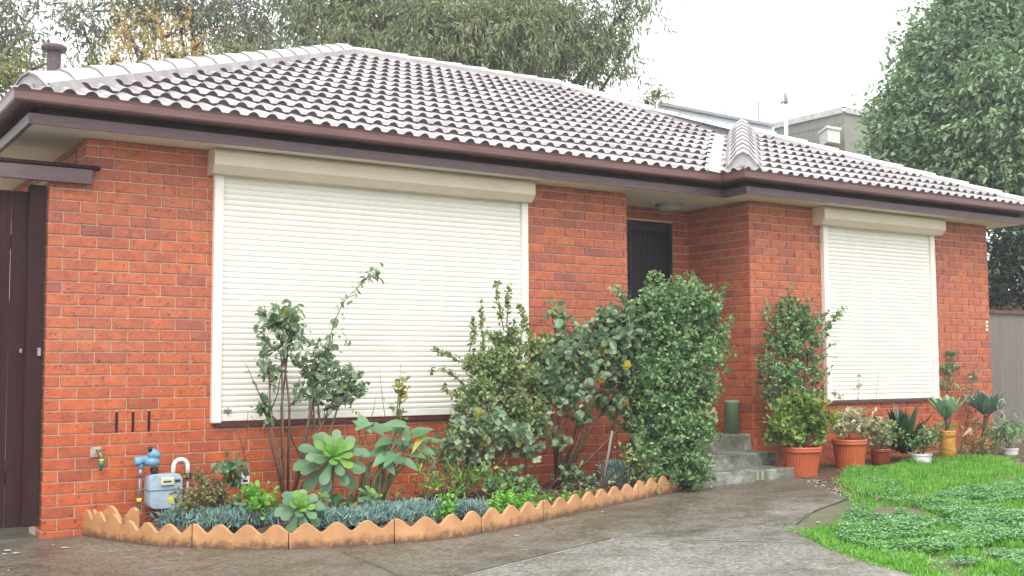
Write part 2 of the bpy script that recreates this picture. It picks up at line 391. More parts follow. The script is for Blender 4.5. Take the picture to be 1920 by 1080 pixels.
o = obj('driveway', b, M['concrete2']); o['kind'] = 'structure'; o['label'] = 'paler drier driveway slab nearest the viewer'
# garden bed soil: bumpy sheet inside the edging
inner = [(p[0], p[1]) for p in EP]
def inpoly(x, y, P):
    r = False; j = len(P)-1
    for i in range(len(P)):
        if (P[i][1] > y) != (P[j][1] > y) and x < (P[j][0]-P[i][0])*(y-P[i][1])/(P[j][1]-P[i][1])+P[i][0]: r = not r
        j = i
    return r
bedpoly = [(.10, -.01)]+inner+[(5.32, -1.0), (5.32, -.01)]
b = MB(); V = []; F = []
NX = 70
def front(x):
    ys = []
    for a, c in zip(inner+[(5.4, -.95)], inner[1:]+[(5.5, -.95)]):
        if min(a[0], c[0]) <= x <= max(a[0], c[0]) and a[0] != c[0]: ys.append(a[1]+(c[1]-a[1])*(x-a[0])/(c[0]-a[0]))
    return min(ys) if ys else -.95
for i in range(NX+1):
    x = .24+(5.32-.24)*i/NX
    for j in range(21):
        y = (front(x)+.03)*(j/20)
        V.append((x, y, gz(x)+.05+.035*math.sin(x*5+y*7)*math.sin(y*9-x*3)+.012*rnd.random()-(.03 if j == 20 else 0)))
F = [(i*21+j, i*21+j+1, (i+1)*21+j+1, (i+1)*21+j) for i in range(NX) for j in range(20)]
b.add(V, F, 0, True)
o = obj('garden_soil', b, M['soil']); o['kind'] = 'structure'; o['label'] = 'dark garden bed soil between wall and scalloped edging'
# soil strip beneath the pots
sp = [pg(*q) for q in ((1500, 897), (1592, 930), (1640, 925), (1620, 900), (1700, 890), (1800, 870), (2000, 862), (2100, 850))]
b = MB(); b.poly([(p[0], p[1], gz(p[0])+.006) for p in [np.array(q) for q in sp]]+[(12, -.25, gz(12)+.006), (6.6, -.25, gz(6.6)+.006)])
o = obj('garden_soil', b, M['soil']); o['kind'] = 'structure'; o['label'] = 'leaf strewn soil strip beneath the row of pots'
# expansion joint / cracks in the concrete
b = MB()
def strip(pts, wd, dz, mb, mi=0):
    P = [pg(*q) for q in pts]
    for a, c in zip(P[:-1], P[1:]):
        d = c-a; nn = np.array([-d[1], d[0], 0]); nn = nn/np.linalg.norm(nn)*wd/2
        q = [a-nn, c-nn, c+nn, a+nn]
        mb.poly([(p[0], p[1], gz(p[0])+dz+.003) for p in q], mi)
strip([(790, 1100), (870, 1079), (960, 1056), (1050, 1034), (1145, 1012)], .010, .0075, b, 0)
strip([(800, 1102), (880, 1081), (970, 1058), (1060, 1036), (1155, 1013)], .016, .007, b, 1)
strip([(1145, 1013), (1300, 1014), (1498, 1019)], .012, .007, b, 1)
strip([(640, 1036), (720, 1068), (790, 1100)], .008, .007, b, 0)
strip([(1592, 936), (1560, 948), (1530, 959), (1505, 974), (1494, 985)], .012, .010, b, 0)
o = obj('driveway_joint', b, [plain('joint_dark', (.10, .09, .075), .8), plain('joint_pale', (.34, .33, .30), .8, .5, 20)]); o['kind'] = 'structure'

# ------------------------------------------------------------------ house
YB = -.30; XB = 6.72; XE = 10.80
WT = 3.05
house = thing('brick_house', 'single storey orange brick house with tiled hip roof and brown fascia', 'house', (0, 0, .1))
wall = MB()
wall.box(-.10, .15, 0.008, .45, 0, 2.74)               # short pier left of the corner
wall.box(.15, 5.33, 0.008, .24, 0, 3.045)
wall.box(.158, .4, .24, 8.2, 2.0, 3.045)
wall.box(5.10, 5.322, .24, .7, 0, 3.045)
wall.box(6.502, XB+.2, .638, .85, 0, 3.045); wall.box(5.33, 6.502, .638, .85, 2.90, 3.045); wall.box(5.33, 6.502, .638, .85, 0, .62)
wall.box(XB+.008, XB+.24, YB+.24, .638, 0, 3.045)
wall.box(XB+.008, XE-.008, YB+.008, YB+.24, 0, 3.045)
wall.box(XE-.24, XE-.008, YB+.24, 8.2, 0, 3.045)
wall.box(.4, XE-.24, 8.0, 8.2, 0, 3.045)
ow_ = obj('wall', wall, M['mortar'], house)
bk = MB()
def brick(O, A, N, a0, a1, z0, z1, dep=.012):
    c = .0035; O = np.array(O, float); A = np.array(A, float); N = np.array(N, float); j = rnd.uniform(-.0012, .0012)
    V = []
    for (n_, ins) in ((0., 0.), (dep-.002+j, 0.), (dep+j, c)):
        for (a, z) in ((a0+ins, z0+ins), (a1-ins, z0+ins), (a1-ins, z1-ins), (a0+ins, z1-ins)):
            V.append(O+A*a+N*n_+np.array([0, 0, z]))
    F = [(0, 1, 5, 4), (1, 2, 6, 5), (2, 3, 7, 6), (3, 0, 4, 7), (4, 5, 9, 8), (5, 6, 10, 9), (6, 7, 11, 10), (7, 4, 8, 11), (8, 9, 10, 11)]
    bk.add(V, F)
def lay(O, A, N, a0, a1, zb, zt, off=0, openings=(), headers=()):
    k0 = int((2.65-zt)/.086)-2
    for k in range(k0, 34):
        zb_, zt_ = 2.65-.086*k+.010, 2.65-.086*(k-1)
        z0, z1 = max(zb_, zb), min(zt_, zt)
        if z1-z0 < .02: continue
        ivs = [(a0, a1)]
        for (p, q, r, s_) in openings:
            if r < (z0+z1)/2 < s_:
                nv = []
                for (x, y) in ivs:
                    if q <= x or p >= y: nv.append((x, y))
                    else:
                        if p > x: nv.append((x, p))
                        if q < y: nv.append((q, y))
                ivs = nv
        hd = [h for h in headers if h[2] == k]
        for (x, y) in ivs:
            j = math.floor((x-off-1)/.24)
            e = off+(0 if k % 2 else .12)+j*.24
            while e < y:
                p, q = e+.005, e+.235
                segs = [(p, q)]
                if hd and p < hd[0][1] and q > hd[0][0]: segs = [(p, e+.115), (e+.125, q)]
                for (p, q) in segs:
                    p, q = max(p, x), min(q, y)
                    if q-p > .02: brick(O, A, N, p, q, z0, z1)
                e += .24
W1 = (1.14, 4.08, .93, 3.04)
slots = [(.40, .422, .844, 1.01), (.52, .542, .844, 1.01), (.64, .662, .844, 1.01)]
lay((0, .008, 0), (1, 0, 0), (0, -1, 0), -.10, 5.33, 0, 2.65, 0, [W1]+slots, [(1.12, 4.1, 21)])
lay((0, .008, 0), (1, 0, 0), (0, -1, 0), -.10, .15, 2.65, 2.735, 0)
lay((0, .008, 0), (1, 0, 0), (0, -1, 0), .155, 5.33, 2.65, 3.045, 0, [W1])
lay((.158, 0, 0), (0, 1, 0), (-1, 0, 0), .0, 8.2, 2.72, 3.045, .05)
lay((-.092, 0, 0), (0, 1, 0), (-1, 0, 0), .0, .2, 0, 2.70, .05)
lay((0, .638, 0), (1, 0, 0), (0, -1, 0), 5.33, XB, 0, 3.045, .05, [(5.35, 6.50, .6, 2.90)])
lay((XB+.008, 0, 0), (0, 1, 0), (-1, 0, 0), YB+.0, .63, 0, 3.045, YB)
W2 = (7.86, 9.80, .95, 3.04)
lay((0, YB+.008, 0), (1, 0, 0), (0, -1, 0), XB, XE, 0, 3.045, .07, [W2], [(7.86, 9.8, 20)])
obj('brickwork', bk, M['brick'], ow_)
for (p, q, r, s_) in slots:
    vs = MB(); vs.box(p, q, .0072, .2, r+.004, s_-.004); obj('weep_slot', vs, M['slot'], ow_)
# tiny marks on the right end of the wall
mk_ = MB()
for vv in (604, 611, 618):
    p = pY(1850, vv, YB-.002); mk_.box(p[0]-.02, p[0]+.02, YB-.006, YB-.0015, p[2]-.014, p[2]+.012)
obj('wall_plaque', mk_, M['white'], house, label='tiny pale marks near the right end of the wall')
# soffit
FO = .345
so_ = MB()
YF = -FO; YFB = YB-FO+.005; XS = 6.33; XR = XE+FO; XL = -.30
z0 = WT
def slab(mb, x0, x1, y0, y1, za, zb, mi=0): mb.box(x0, x1, y0, y1, za, zb, mi)
slab(so_, XL+.02, XS+.02, YF+.02, .72, z0, z0+.02)
slab(so_, XS+.02, XR-.02, YFB+.02, .72, z0, z0+.02)
slab(so_, XL+.02, .3, .72, 8.4, z0, z0+.02)
slab(so_, XE-.3, XR-.02, .72, 8.4, z0, z0+.02)
for x in (.42, 2.8, 5.1, 8.0): slab(so_, x, x+.03, YF+.03, -.02, z0-.004, z0-.001)
obj('soffit', so_, M['soffit'], house)
fa = MB(); FZ0, FZ1 = 3.043, 3.118
fa.box(XL, XS+.02, YF, YF+.02, FZ0, FZ1); fa.box(XS, XS+.02, YFB+.001, YF-.001, FZ0, FZ1); fa.box(XS+.001, XR, YFB-.02, YFB, FZ0, FZ1)
fa.box(XL-.02, XL-.001, YF, 8.6, FZ0, FZ1); fa.box(XR+.001, XR+.02, YFB, 8.6, FZ0, FZ1)
obj('fascia', fa, M['fascia'], house)
# gutter: quad profile following the outline
gp = [(-.055, 3.176), (.08, 3.166), (.112, 3.172), (.120, 3.185), (.122, 3.236), (.130, 3.256), (.112, 3.260), (.108, 3.240), (.104, 3.185), (-.045, 3.188), (-.05, 3.25)]
path = [(XL-.02, 8.6), (XL-.02, YF), (XS-.02, YF), (XS-.02, YFB-.02), (XR+.02, YFB-.02), (XR+.02, 8.6)]
path[1] = (XL-.02, YF-.001)
def offs(path, d):
    out = []
    for i, p in enumerate(path):
        p = np.array(p, float)
        ns = []
        for a, c in ((i-1, i), (i, i+1)):
            if a >= 0 and c < len(path):
                t = np.array(path[c], float)-np.array(path[a], float); t /= np.linalg.norm(t); ns.append(np.array([-t[1], t[0]])*-1)
        if len(ns) == 1: out.append(p+ns[0]*d)
        else: out.append(p+(ns[0]+ns[1])*d/(1+ns[0]@ns[1]))
    return out
def sweep(mb, path, prof, sign=1, mi=0):
    rows = [offs(path, sign*d) for d, z in prof]; V = []
    for i in range(len(path)):
        for k, (d, z) in enumerate(prof): V.append((*rows[k][i], z))
    n = len(prof)
    F = [(i*n+k, i*n+(k+1) % n, (i+1)*n+(k+1) % n, (i+1)*n+k) for i in range(len(path)-1) for k in range(n)]
    mb.add(V, F, mi)
gu = MB()
tst = offs([(0, 0), (1, 0), (2, 0)], 1)[1]
sweep(gu, path, gp, 1 if offs(path, .1)[2][1] < path[2][1] else -1)
obj('gutter', gu, M['gutter'], house)
# roof planes of tiles
SL = .4445; EZ = 3.240; CS = 1/math.sqrt(1+SL*SL); SN = SL*CS
GAUGE = .343
def roll(x, per=.15):
    t = (x/per) % 1.0
    return np.where(t < .60, np.abs(np.sin(np.pi*np.minimum(t, .6)/.60))**.6, 0.0)
def tiles(O, A, U, poly):
    # O eave point, A along eave, U horizontal up-slope direction; poly in (a, s) with s slope distance
    mb = MB(); O = np.array(O, float); A = np.array(A, float); U = np.array(U, float)
    up = U*CS+np.array([0, 0, SN]); nr = -U*SN+np.array([0, 0, CS])
    smax = max(p[1] for p in poly); PA = np.array(poly)
    def rng_(s):
        xs = []
        for i in range(len(PA)):
            a, c = PA[i], PA[(i+1) % len(PA)]
            if (a[1] <= s) != (c[1] <= s): xs.append(a[0]+(c[0]-a[0])*(s-a[1])/(c[1]-a[1]))
        return (min(xs), max(xs)) if len(xs) > 1 else None
    k = 0; s = -.012
    while s < smax:
        e = min(s+GAUGE+.02, smax); lo = rng_(max(s, .001)); hi = rng_(max(min(e, smax-.002), .002))
        if lo and hi:
            a0, a1 = min(lo[0], hi[0]), max(lo[1], hi[1])
            n = max(2, int((a1-a0)/.0125)); x = np.linspace(a0, a1, n+1)
            rl = roll(x-k*.018); k += 1; dj = np.array([rnd.uniform(-.003, .004) for _ in range(n//24+2)])[(np.arange(n+1)//24)]
            rows = []
            for t_ in (0, .5, 1):
                ss = s+(e-s)*t_; L_ = rng_(min(max(ss, .001), smax-.002)) or hi
                xx = np.clip(x, L_[0], L_[1])
                h = .018*rl+(1-t_)*(.023+.016*rl)+dj*(1-t_)
                rows.append(O+np.outer(xx, A)+ss*up+np.outer(h, nr))
            # lip underside
            ss = s+.004; L_ = rng_(max(ss, .001)) or lo; xx = np.clip(x, *L_)
            lip = O+np.outer(xx, A)+(s+.003)*up+np.outer(-.002+.016*rl, nr)
            V = np.concatenate([lip]+rows); m_ = n+1
            for r_ in range(3):
                i = np.arange(n); F = np.c_[r_*m_+i, r_*m_+i+1, (r_+1)*m_+i+1, (r_+1)*m_+i]
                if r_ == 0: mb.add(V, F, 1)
                else:
                    mb.F.append(F+(mb.n-len(V))); mb.M.append(np.zeros(n)); mb.sm.append(np.full(n, False))
        s += GAUGE
    return mb
eA = (-.42, -.45); RX0 = eA[0]+4.72; RY = eA[1]+4.72; RZ = EZ+SL*4.72; RX1 = 7.6
sA = 4.72/CS
roofmb = []
# front plane A
PA_ = tiles((eA[0], eA[1], EZ), (1, 0, 0), (0, 1, 0), [(0, 0), (6.42, 0), (8.97, 2.55/CS), (9.2, 2.6/CS), (RX1+.42, sA), (4.72, sA)])
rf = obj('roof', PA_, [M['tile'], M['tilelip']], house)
eB = (6.20, -.75); EX = 11.27
PB_ = tiles((eB[0], eB[1], EZ), (1, 0, 0), (0, 1, 0), [(0, 0), (EX-eB[0], 0), ((EX-eB[0])/2, (EX-eB[0])/2/CS)])
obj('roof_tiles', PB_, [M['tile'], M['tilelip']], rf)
# side plane of B facing left (narrow)
PBl = tiles((eB[0], 0, EZ), (0, -1, 0), (1, 0, 0), [(.45, 0), (.75, 0), (.75-2.53, 2.53/CS), (.45-2.53, 2.53/CS)])
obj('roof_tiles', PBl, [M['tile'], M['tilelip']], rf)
# left, right and back planes
PL_ = tiles((eA[0], eA[1]+9.44, EZ), (0, -1, 0), (1, 0, 0), [(0, 0), (9.44, 0), (4.72, sA)])
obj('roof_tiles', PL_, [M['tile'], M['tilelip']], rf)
rb = MB()
rb.poly([(EX, eB[1], EZ), (EX, 8.99, EZ), (RX1, RY, RZ)])
rb.poly([(EX, eB[1], EZ), (RX1, RY, RZ), (8.73, 1.78, EZ+SL*2.535)])
rb.poly([(EX, 8.99, EZ), (eA[0], 8.99, EZ), (RX0, RY, RZ), (RX1, RY, RZ)])
obj('roof_underlay', rb, M['tile'], rf)
def caps(name, a, c, step, wd=.13, ht=.075, lift=.03, mats=None, bed=True, first=False):
    a = np.array(a, float); c = np.array(c, float); d = c-a; Ln = np.linalg.norm(d); d /= Ln
    sd = np.cross(d, (0, 0, 1)); sd /= np.linalg.norm(sd); upv = np.cross(sd, d)
    mb = MB(); nseg = max(1, int(round(Ln/step))); st = Ln/nseg
    for i in range(nseg):
        p0 = a+d*(i*st-.02); p1 = a+d*((i+1)*st)
        V = []
        for p, h, k in ((p0, ht+lift+.022, 1.10), (p1, ht+lift, .96)):
            for (x, z) in ((-1, -.32), (-.86, .1), (-.38, .78), (0, 1), (.38, .78), (.86, .1), (1, -.32)):
                V.append(p+sd*x*wd*k+upv*(h*(z if z > 0 else z)))
        F = [(k, k+1, 7+k+1, 7+k) for k in range(6)]
        mb.add(V, F, 0)
        # front lip
        Vl = [V[k] for k in range(7)]+[v-upv*.018 for v in V[:7]]
        mb.add(Vl, [(k, k+1, 7+k+1, 7+k) for k in range(6)], 1)
    Vc = [a-d*.0+sd*x*wd*1.05+upv*((ht+lift)*z) for (x, z) in ((-1, -.32), (-.86, .1), (-.38, .78), (0, 1), (.38, .78), (.86, .1), (1, -.32))]
    mb.add(Vc, [list(range(7))], 0)
    if bed:
        V = []
        for p in (a, c):
            for (x, z) in ((-1.25, -.075), (-.9, .035), (0, .05), (.9, .035), (1.25, -.075)): V.append(p+sd*x*wd+upv*z)
        mb.add(V, [(k, k+1, 5+k+1, 5+k) for k in range(4)], 1)
    return obj(name, mb, mats or [M['ridge'], M['bedding']], rf)
rcs = MB()
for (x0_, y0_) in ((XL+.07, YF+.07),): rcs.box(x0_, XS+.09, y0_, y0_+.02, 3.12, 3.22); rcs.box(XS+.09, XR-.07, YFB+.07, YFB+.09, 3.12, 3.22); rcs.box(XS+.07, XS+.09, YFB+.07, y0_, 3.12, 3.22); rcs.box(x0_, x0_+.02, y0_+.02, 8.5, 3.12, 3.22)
obj('eave_gap_shade', rcs, M['slot'], house)  # near-black strips behind the gutter, shade of the eave gap put into colour
caps('ridge_cap', (eA[0]+.12, eA[1]+.12, EZ+.05), (RX0, RY, RZ+.01), .40, wd=.15)
caps('ridge_cap', (RX1, RY, RZ), (RX0, RY, RZ), .40, wd=.12, ht=.06)
caps('ridge_cap', (8.78, 2.1, EZ+SL*2.53+.02), (RX1, RY, RZ), .40, wd=.12, ht=.06)
caps('ridge_cap', (EX-.08, eB[1]+.08, EZ+.02), (8.73, 1.78, EZ+SL*2.535), .40, wd=.12, ht=.06)
caps('ridge_cap', (eB[0]+.16, eB[1]+.16, EZ+.075), (8.73, 1.78, EZ+SL*2.535+.02), .38, wd=.165, ht=.10, lift=.05)
caps('ridge_cap', (eA[0]+.12, 8.9, EZ+.02), (RX0, RY, RZ), .40)
vf = MB()
v0 = np.array([XS-.06, eA[1]-.03, EZ]); v1 = np.array([8.72, eA[1]+2.5, EZ+SL*2.5])
v0[0] = eA[0]+6.60; v1[0] = v0[0]+2.5
for (o1, o2) in ((-.24, -.02), (-.02, .12)):
    q = [v0+np.array([o1, 0, .034 if o1 < -.1 else .02]), v0+np.array([o2, 0, .02 if o1 < -.1 else .05]), v1+np.array([o2, 0, .02 if o1 < -.1 else .05]), v1+np.array([o1, 0, .034 if o1 < -.1 else .02])]
    vf.poly(q)
obj('valley_flashing', vf, M['flashing'], rf)
# flue
fx = pY(100, 147, 2.5); fl = MB(); h_ = 4.39-3.55
fl.lathe((fx[0], 2.5, 3.55), [(.064, 0), (.064, h_-.05)], 20)
fl.lathe((fx[0], 2.5, 3.55), [(.064, h_-.05), (.105, h_-.045), (.118, h_-.02), (.118, h_+.0), (.08, h_+.02), (0, h_+.03)], 20)
obj('flue', fl, M['flue'], rf)
# porch door
dr_ = MB(); dr_.box(5.36, 6.495, .69, .73, .62, 2.89); do = obj('door', dr_, M['door'], house)
ds = MB()
for i in range(21): ds.box(5.42+i*.05, 5.426+i*.05, .672, .678, .65, 2.85)
for z in (.65, 1.6, 2.80): ds.box(5.38, 6.46, .666, .671, z, z+.05)
ds.box(6.45, 6.495, .645, .671, .62, 2.895); ds.box(5.36, 6.45, .645, .665, 2.852, 2.895)
obj('security_screen', ds, plain('screen_frame', (.022, .014, .02), .4), do)
kn = MB(); kn.lathe((6.40, .65, 1.6), [(.0, -.05), (.02, -.03), (.02, .03), (0, .05)], 10); obj('handle', kn, M['steel'], do)
pl = MB(); c_ = (6.19, .33, 3.05)
pl.lathe(c_, [(.15, 0), (.155, -.02), (.14, -.035)], 28)
lb = obj('porch_light', pl, M['steel'], house); pl2 = MB(); pl2.lathe(c_, [(.14, -.034), (.13, -.055), (.08, -.075), (0, -.082)], 28); obj('lamp_shade', pl2, M['lamp'], lb)
# roller shutters
def shutter(x0, x1, z0, z1, Y, bx0, bx1, label):
    cu = MB(); a, c = x0+.076, x1-.071; pitch = .0445; z = z0+.012; n = 0
    prof = []
    cu.box(a, c, Y-.030, Y-.004, z, z+.06, ch=.004); z += .062
    while z < z1+.02:
        prof += [(Y-.0215, z), (Y-.0262, z+.006), (Y-.029, z+.018), (Y-.029, z+.026), (Y-.0262, z+.037), (Y-.0215, z+.0415)]
        z += pitch
    V = [(x, y, zz) for x in (a, c) for y, zz in prof]; n = len(prof)
    cu.add(V, [(i, i+1, n+i+1, n+i) for i in range(n-1)], 0, False)
    fo = obj('roller_shutter', cu, M['cream'], house, label=label)
    for (ga, gb) in ((x0, x0+.075), (x1-.07, x1)):
        fr = MB(); fr.box(ga, gb, Y-.055, Y, z0, z1, ch=.004); obj('guide_rail', fr, M['cream'], fo)
    bx = MB()
    D = .175; pf = [(Y, 3.044), (Y-D+.03, 3.044), (Y-D, 3.015), (Y-D, 2.915), (Y-D+.05, 2.852), (Y-.03, 2.848), (Y, 2.848)]
    bx.prism(pf, bx0, bx1); obj('shutter_box', bx, M['cream_box'], fo)
    sl_ = MB(); sl_.box(x0+.03, x1-.02, Y-.03, Y+.02, z0-.028, z0-.002)
    obj('sill', sl_, plain('sill_maroon', (.09, .03, .035), .4, .2), fo)
    hk = MB(); hk.box(x0+.10, x0+.16, Y-.045, Y-.02, z0+.09, z0+.105); hk.tube([(x0+.13, Y-.04, z0+.12), (x0+.13, Y-.05, z0+.07)], .006)
    obj('catch', hk, M['steel'], fo)
shutter(1.12, 4.11, .90, 2.86, 0, 1.075, 4.11, 'large cream roller shutter, lowered, left of the porch')
shutter(7.79, 9.70, .94, 2.86, YB, 7.68, 9.76, 'narrower cream roller shutter right of the porch')

# ------------------------------------------------------------------ porch steps
st = MB()
def stp(x0, x1, y0, y1, z0, z1, nm):
    pass
steps = thing('concrete_steps', 'mossy grey concrete porch steps in front of the recessed door', 'steps', (5.9, -.6, .23))
for i, (x0, x1, y0, y1, z0, z1) in enumerate(((5.345, 6.715, -.28, .63, .2, .635), (5.345, 6.70, -.63, -.283, .2, .475), (5.335, 6.60, -.98, -.633, .2, .345))):
    b = MB(); b.box(x0, x1, y0, y1, z0, z1, ch=.012); b_o = obj(['landing', 'step', 'step'][i], b, M['step'], steps)

# ------------------------------------------------------------------ left gate and beam
gt = thing('side_gate', 'dark brown board gate beneath the beam at the left edge', 'gate', (-.5, .1, .15))
g_ = MB()
x = -1.7
while x < -.25:
    g_.box(x, x+.165, .07, .09, .20, 2.62, ch=.004); x += .17
obj('board_panel', g_, M['gate'], gt)
g2_ = MB(); g2_.box(-.232, -.115, .03, .10, .20, 2.67, ch=.005); g2_.box(-1.7, -.235, .095, .12, .5, .6); g2_.box(-1.7, -.235, .095, .12, 2.2, 2.3)
obj('gate_frame', g2_, M['gate'], gt)
g3_ = MB(); p = pY(73, 660, .02); g3_.box(p[0]-.012, p[0]+.012, .005, .029, p[2]-.03, p[2]+.03, ch=.004)
obj('latch', g3_, M['steel'], gt)
g3_ = MB(); p = pY(39, 658, .06); g3_.box(p[0]-.01, p[0]+.01, .055, .068, p[2]-.016, p[2]+.016, ch=.004)
obj('lock', g3_, plain('copper', (.4, .2, .14), .4), gt)
bm_ = thing('timber_beam', 'brown painted timber beam resting on the brick pier at left', 'beam', (-.5, 0, 2.7))
b = MB(); b.box(-1.7, .185, -.075, -.035, 2.69, 2.80, ch=.004); obj('board', b, M['fascia'], bm_)
b = MB(); b.box(-1.7, .24, -.085, .6, 2.806, 2.83); obj('capping', b, M['gate'], bm_)

# ------------------------------------------------------------------ gas meter
gm = thing('gas_meter', 'pale blue gas meter on pipes fixed to the brick wall', 'gas meter', (.75, -.15, .2))
def at(u, v, Y): return pY(u, v, Y)
Ym = -.16
c0 = at(306, 920, Ym)
b = MB()
def rbox(mb, cx, cy, cz, w_, d_, h_, r, mi=0, n=5, ch=.01):
    # rounded-corner box in XZ, extruded in Y
    pts = []
    for (sx, sz, a0) in ((1, 1, 0), (-1, 1, 90), (-1, -1, 180), (1, -1, 270)):
        for i in range(n+1):
            a = math.radians(a0+90*i/n); pts.append((cx+sx*(w_/2-r)+r*math.cos(a), cz+sz*(h_/2-r)+r*math.sin(a)))
    m_ = len(pts); V = []
    for (y, s_) in ((cy+d_/2, 1-ch*4), (cy+d_/2-ch, 1), (cy-d_/2+ch, 1), (cy-d_/2, 1-ch*4)):
        for (x, z) in pts: V.append((cx+(x-cx)*s_, y, cz+(z-cz)*s_))
    F = [(k*m_+i, k*m_+(i+1) % m_, (k+1)*m_+(i+1) % m_, (k+1)*m_+i) for k in range(3) for i in range(m_)]
    mb.add(V, F, mi, True); mb.add(V[-m_:], [list(range(m_))], mi); mb.add(V[:m_], [list(range(m_))[::-1]], mi)
rbox(b, c0[0], Ym, c0[2], .245, .16, .255, .045)
mb_o = obj('meter_body', b, M['meter'], gm)
b = MB(); b.box(c0[0]-.128, c0[0]+.128, Ym-.086, Ym+.086, c0[2]+.008, c0[2]+.020, ch=.003); obj('seam', b, plain('meter_seam', (.22, .30, .36), .5), mb_o)
b = MB(); b.box(c0[0]-.045, c0[0]+.055, Ym-.10, Ym-.078, c0[2]+.045, c0[2]+.105, ch=.006); dl = obj('dial', b, M['dial'], gm)
b = MB(); b.box(c0[0]-.030, c0[0]+.030, Ym-.103, Ym-.0995, c0[2]+.070, c0[2]+.080); obj('counter_window', b, M['black'], dl); b = MB(); b.box(c0[0]+.062, c0[0]+.10, Ym-.089, Ym-.079, c0[2]+.07, c0[2]+.085); obj('badge', b, M['black'], mb_o)
b = MB(); b.poly([(c0[0]+.01, Ym-.0815, c0[2]-.08), (c0[0]+.055, Ym-.0815, c0[2]-.085), (c0[0]+.06, Ym-.0815, c0[2]-.05), (c0[0]+.035, Ym-.0815, c0[2]-.005), (c0[0]+.015, Ym-.0815, c0[2]-.03)])
obj('sticker', b, plain('sticker', (.72, .66, .12), .5, .5, 60), mb_o)
# outlet U pipe (white) and inlet regulator
pA = at(325, 887, Ym); pB = at(352, 887, Ym)
r_ = (pB[0]-pA[0])/2; pts = [(pA[0], Ym, pA[2]-.02)]
for i in range(9):
    a = math.pi*(1-i/8); pts.append((pA[0]+r_+r_*math.cos(a), Ym, pA[2]+.045+r_*math.sin(a)))
pts += [(pB[0], Ym, pB[2]-.02)]
b = MB(); b.tube(pts, .017, 10); obj('outlet_pipe', b, M['white'], gm)
b = MB(); b.tube([(pB[0], Ym, pB[2]-.02), (pB[0], Ym, .15)], .013, 8); obj('riser_pipe', b, M['steel'], gm)
for pp in ((pA[0], pA[2]-.02), (pB[0], pB[2]-.02), (at(289, 880, Ym)[0], at(289, 882, Ym)[2])):
    b = MB(); b.lathe((pp[0], Ym, pp[1]), [(.0, .022), (.026, .022), (.03, 0), (.026, -.022), (0, -.022)], 12); obj('pipe_nut', b, M['black'], gm)
b = MB()
q0, q1, q2 = at(255, 865, Ym), at(292, 853, Ym), at(289, 880, Ym)
b.tube([q0+(-.012, 0, 0), q0+(.02, 0, 0), at(272, 862, Ym), at(285, 860, Ym)], [.028, .034, .027, .03], 12)
b.tube([at(283, 860, Ym), at(294, 846, Ym)], [.04, .05], 14)
b.lathe(tuple(at(284, 866, Ym)), [(0, .06), (.022, .065), (.026, .04), (.055, .02), (.062, 0), (.055, -.02), (.03, -.03), (0, -.03)], 16)
b.tube([at(290, 862, Ym), (q2[0], Ym, q2[2]+.02)], [.028, .024], 10)
b.tube([at(264, 868, Ym), at(264, 880, Ym)], [.02, .018], 10)
rg = obj('regulator', b, M['regulator'], gm)
b = MB(); b.tube([at(282, 838, Ym-.01), at(282, 846, Ym-.01)], .018, 10); obj('vent_cap', b, M['black'], rg)
b = MB(); pi0 = at(264, 880, Ym); pi1 = at(258, 992, Ym-.02); pt = at(261, 938, Ym-.01)
b.tube([pi0, at(262, 895, Ym)], [.02, .014], 8); b.tube([at(262, 893, Ym), pt], .009, 8); obj('inlet_pipe', b, M['steel'], gm)
b = MB(); b.tube([pt, at(258, 970, Ym), (pi1[0], pi1[1], .12)], .015, 8); obj('pipe_sleeve', b, M['black'], gm)
b = MB(); b.tube([pt+(0, 0, .014), pt-(0, 0, .014)], .019, 10); obj('pipe_band', b, M['yellow'], gm)

# garden tap
tp = thing('garden_tap', 'garden tap with green hose connector on the brick wall', 'tap', tuple(at(187, 850, 0)))
b = MB(); a0 = at(182, 846, 0); b.box(a0[0]-.05, a0[0]+.03, -.012, -.001, a0[2]-.045, a0[2]+.03, ch=.004); obj('wall_plate', b, plain('cement_patch', (.42, .36, .30), .9, .4, 20), tp)
b = MB(); q = at(190, 853, -.07)
b.tube([(a0[0]+.005, -.01, a0[2]), (q[0]-.01, -.06, q[2]+.015), (q[0], -.075, q[2]-.01), (q[0], -.078, q[2]-.035)], [.014, .016, .014, .012], 8)
b.tube([(q[0]-.01, -.06, q[2]+.01), (q[0]-.01, -.07, q[2]+.035)], .006, 6); b.tube([(q[0]-.04, -.07, q[2]+.037), (q[0]+.03, -.07, q[2]+.035)], .006, 6)
obj('tap_body', b, M['brass'], tp)
b = MB(); b.tube([(q[0], -.078, q[2]-.03), (q[0], -.078, q[2]-.045)], .018, 10); obj('collar', b, M['yellow'], tp)
b = MB(); b.tube([(q[0], -.078, q[2]-.046), (q[0], -.078, q[2]-.075), (q[0]-.004, -.078, q[2]-.078), (q[0]-.006, -.078, q[2]-.115)], [.018, .017, .011, .010], 10); obj('hose_connector', b, M['green_pl'], tp)

# ------------------------------------------------------------------ scalloped edging
PTS = np.array([[p[0], p[1]] for p in EP])
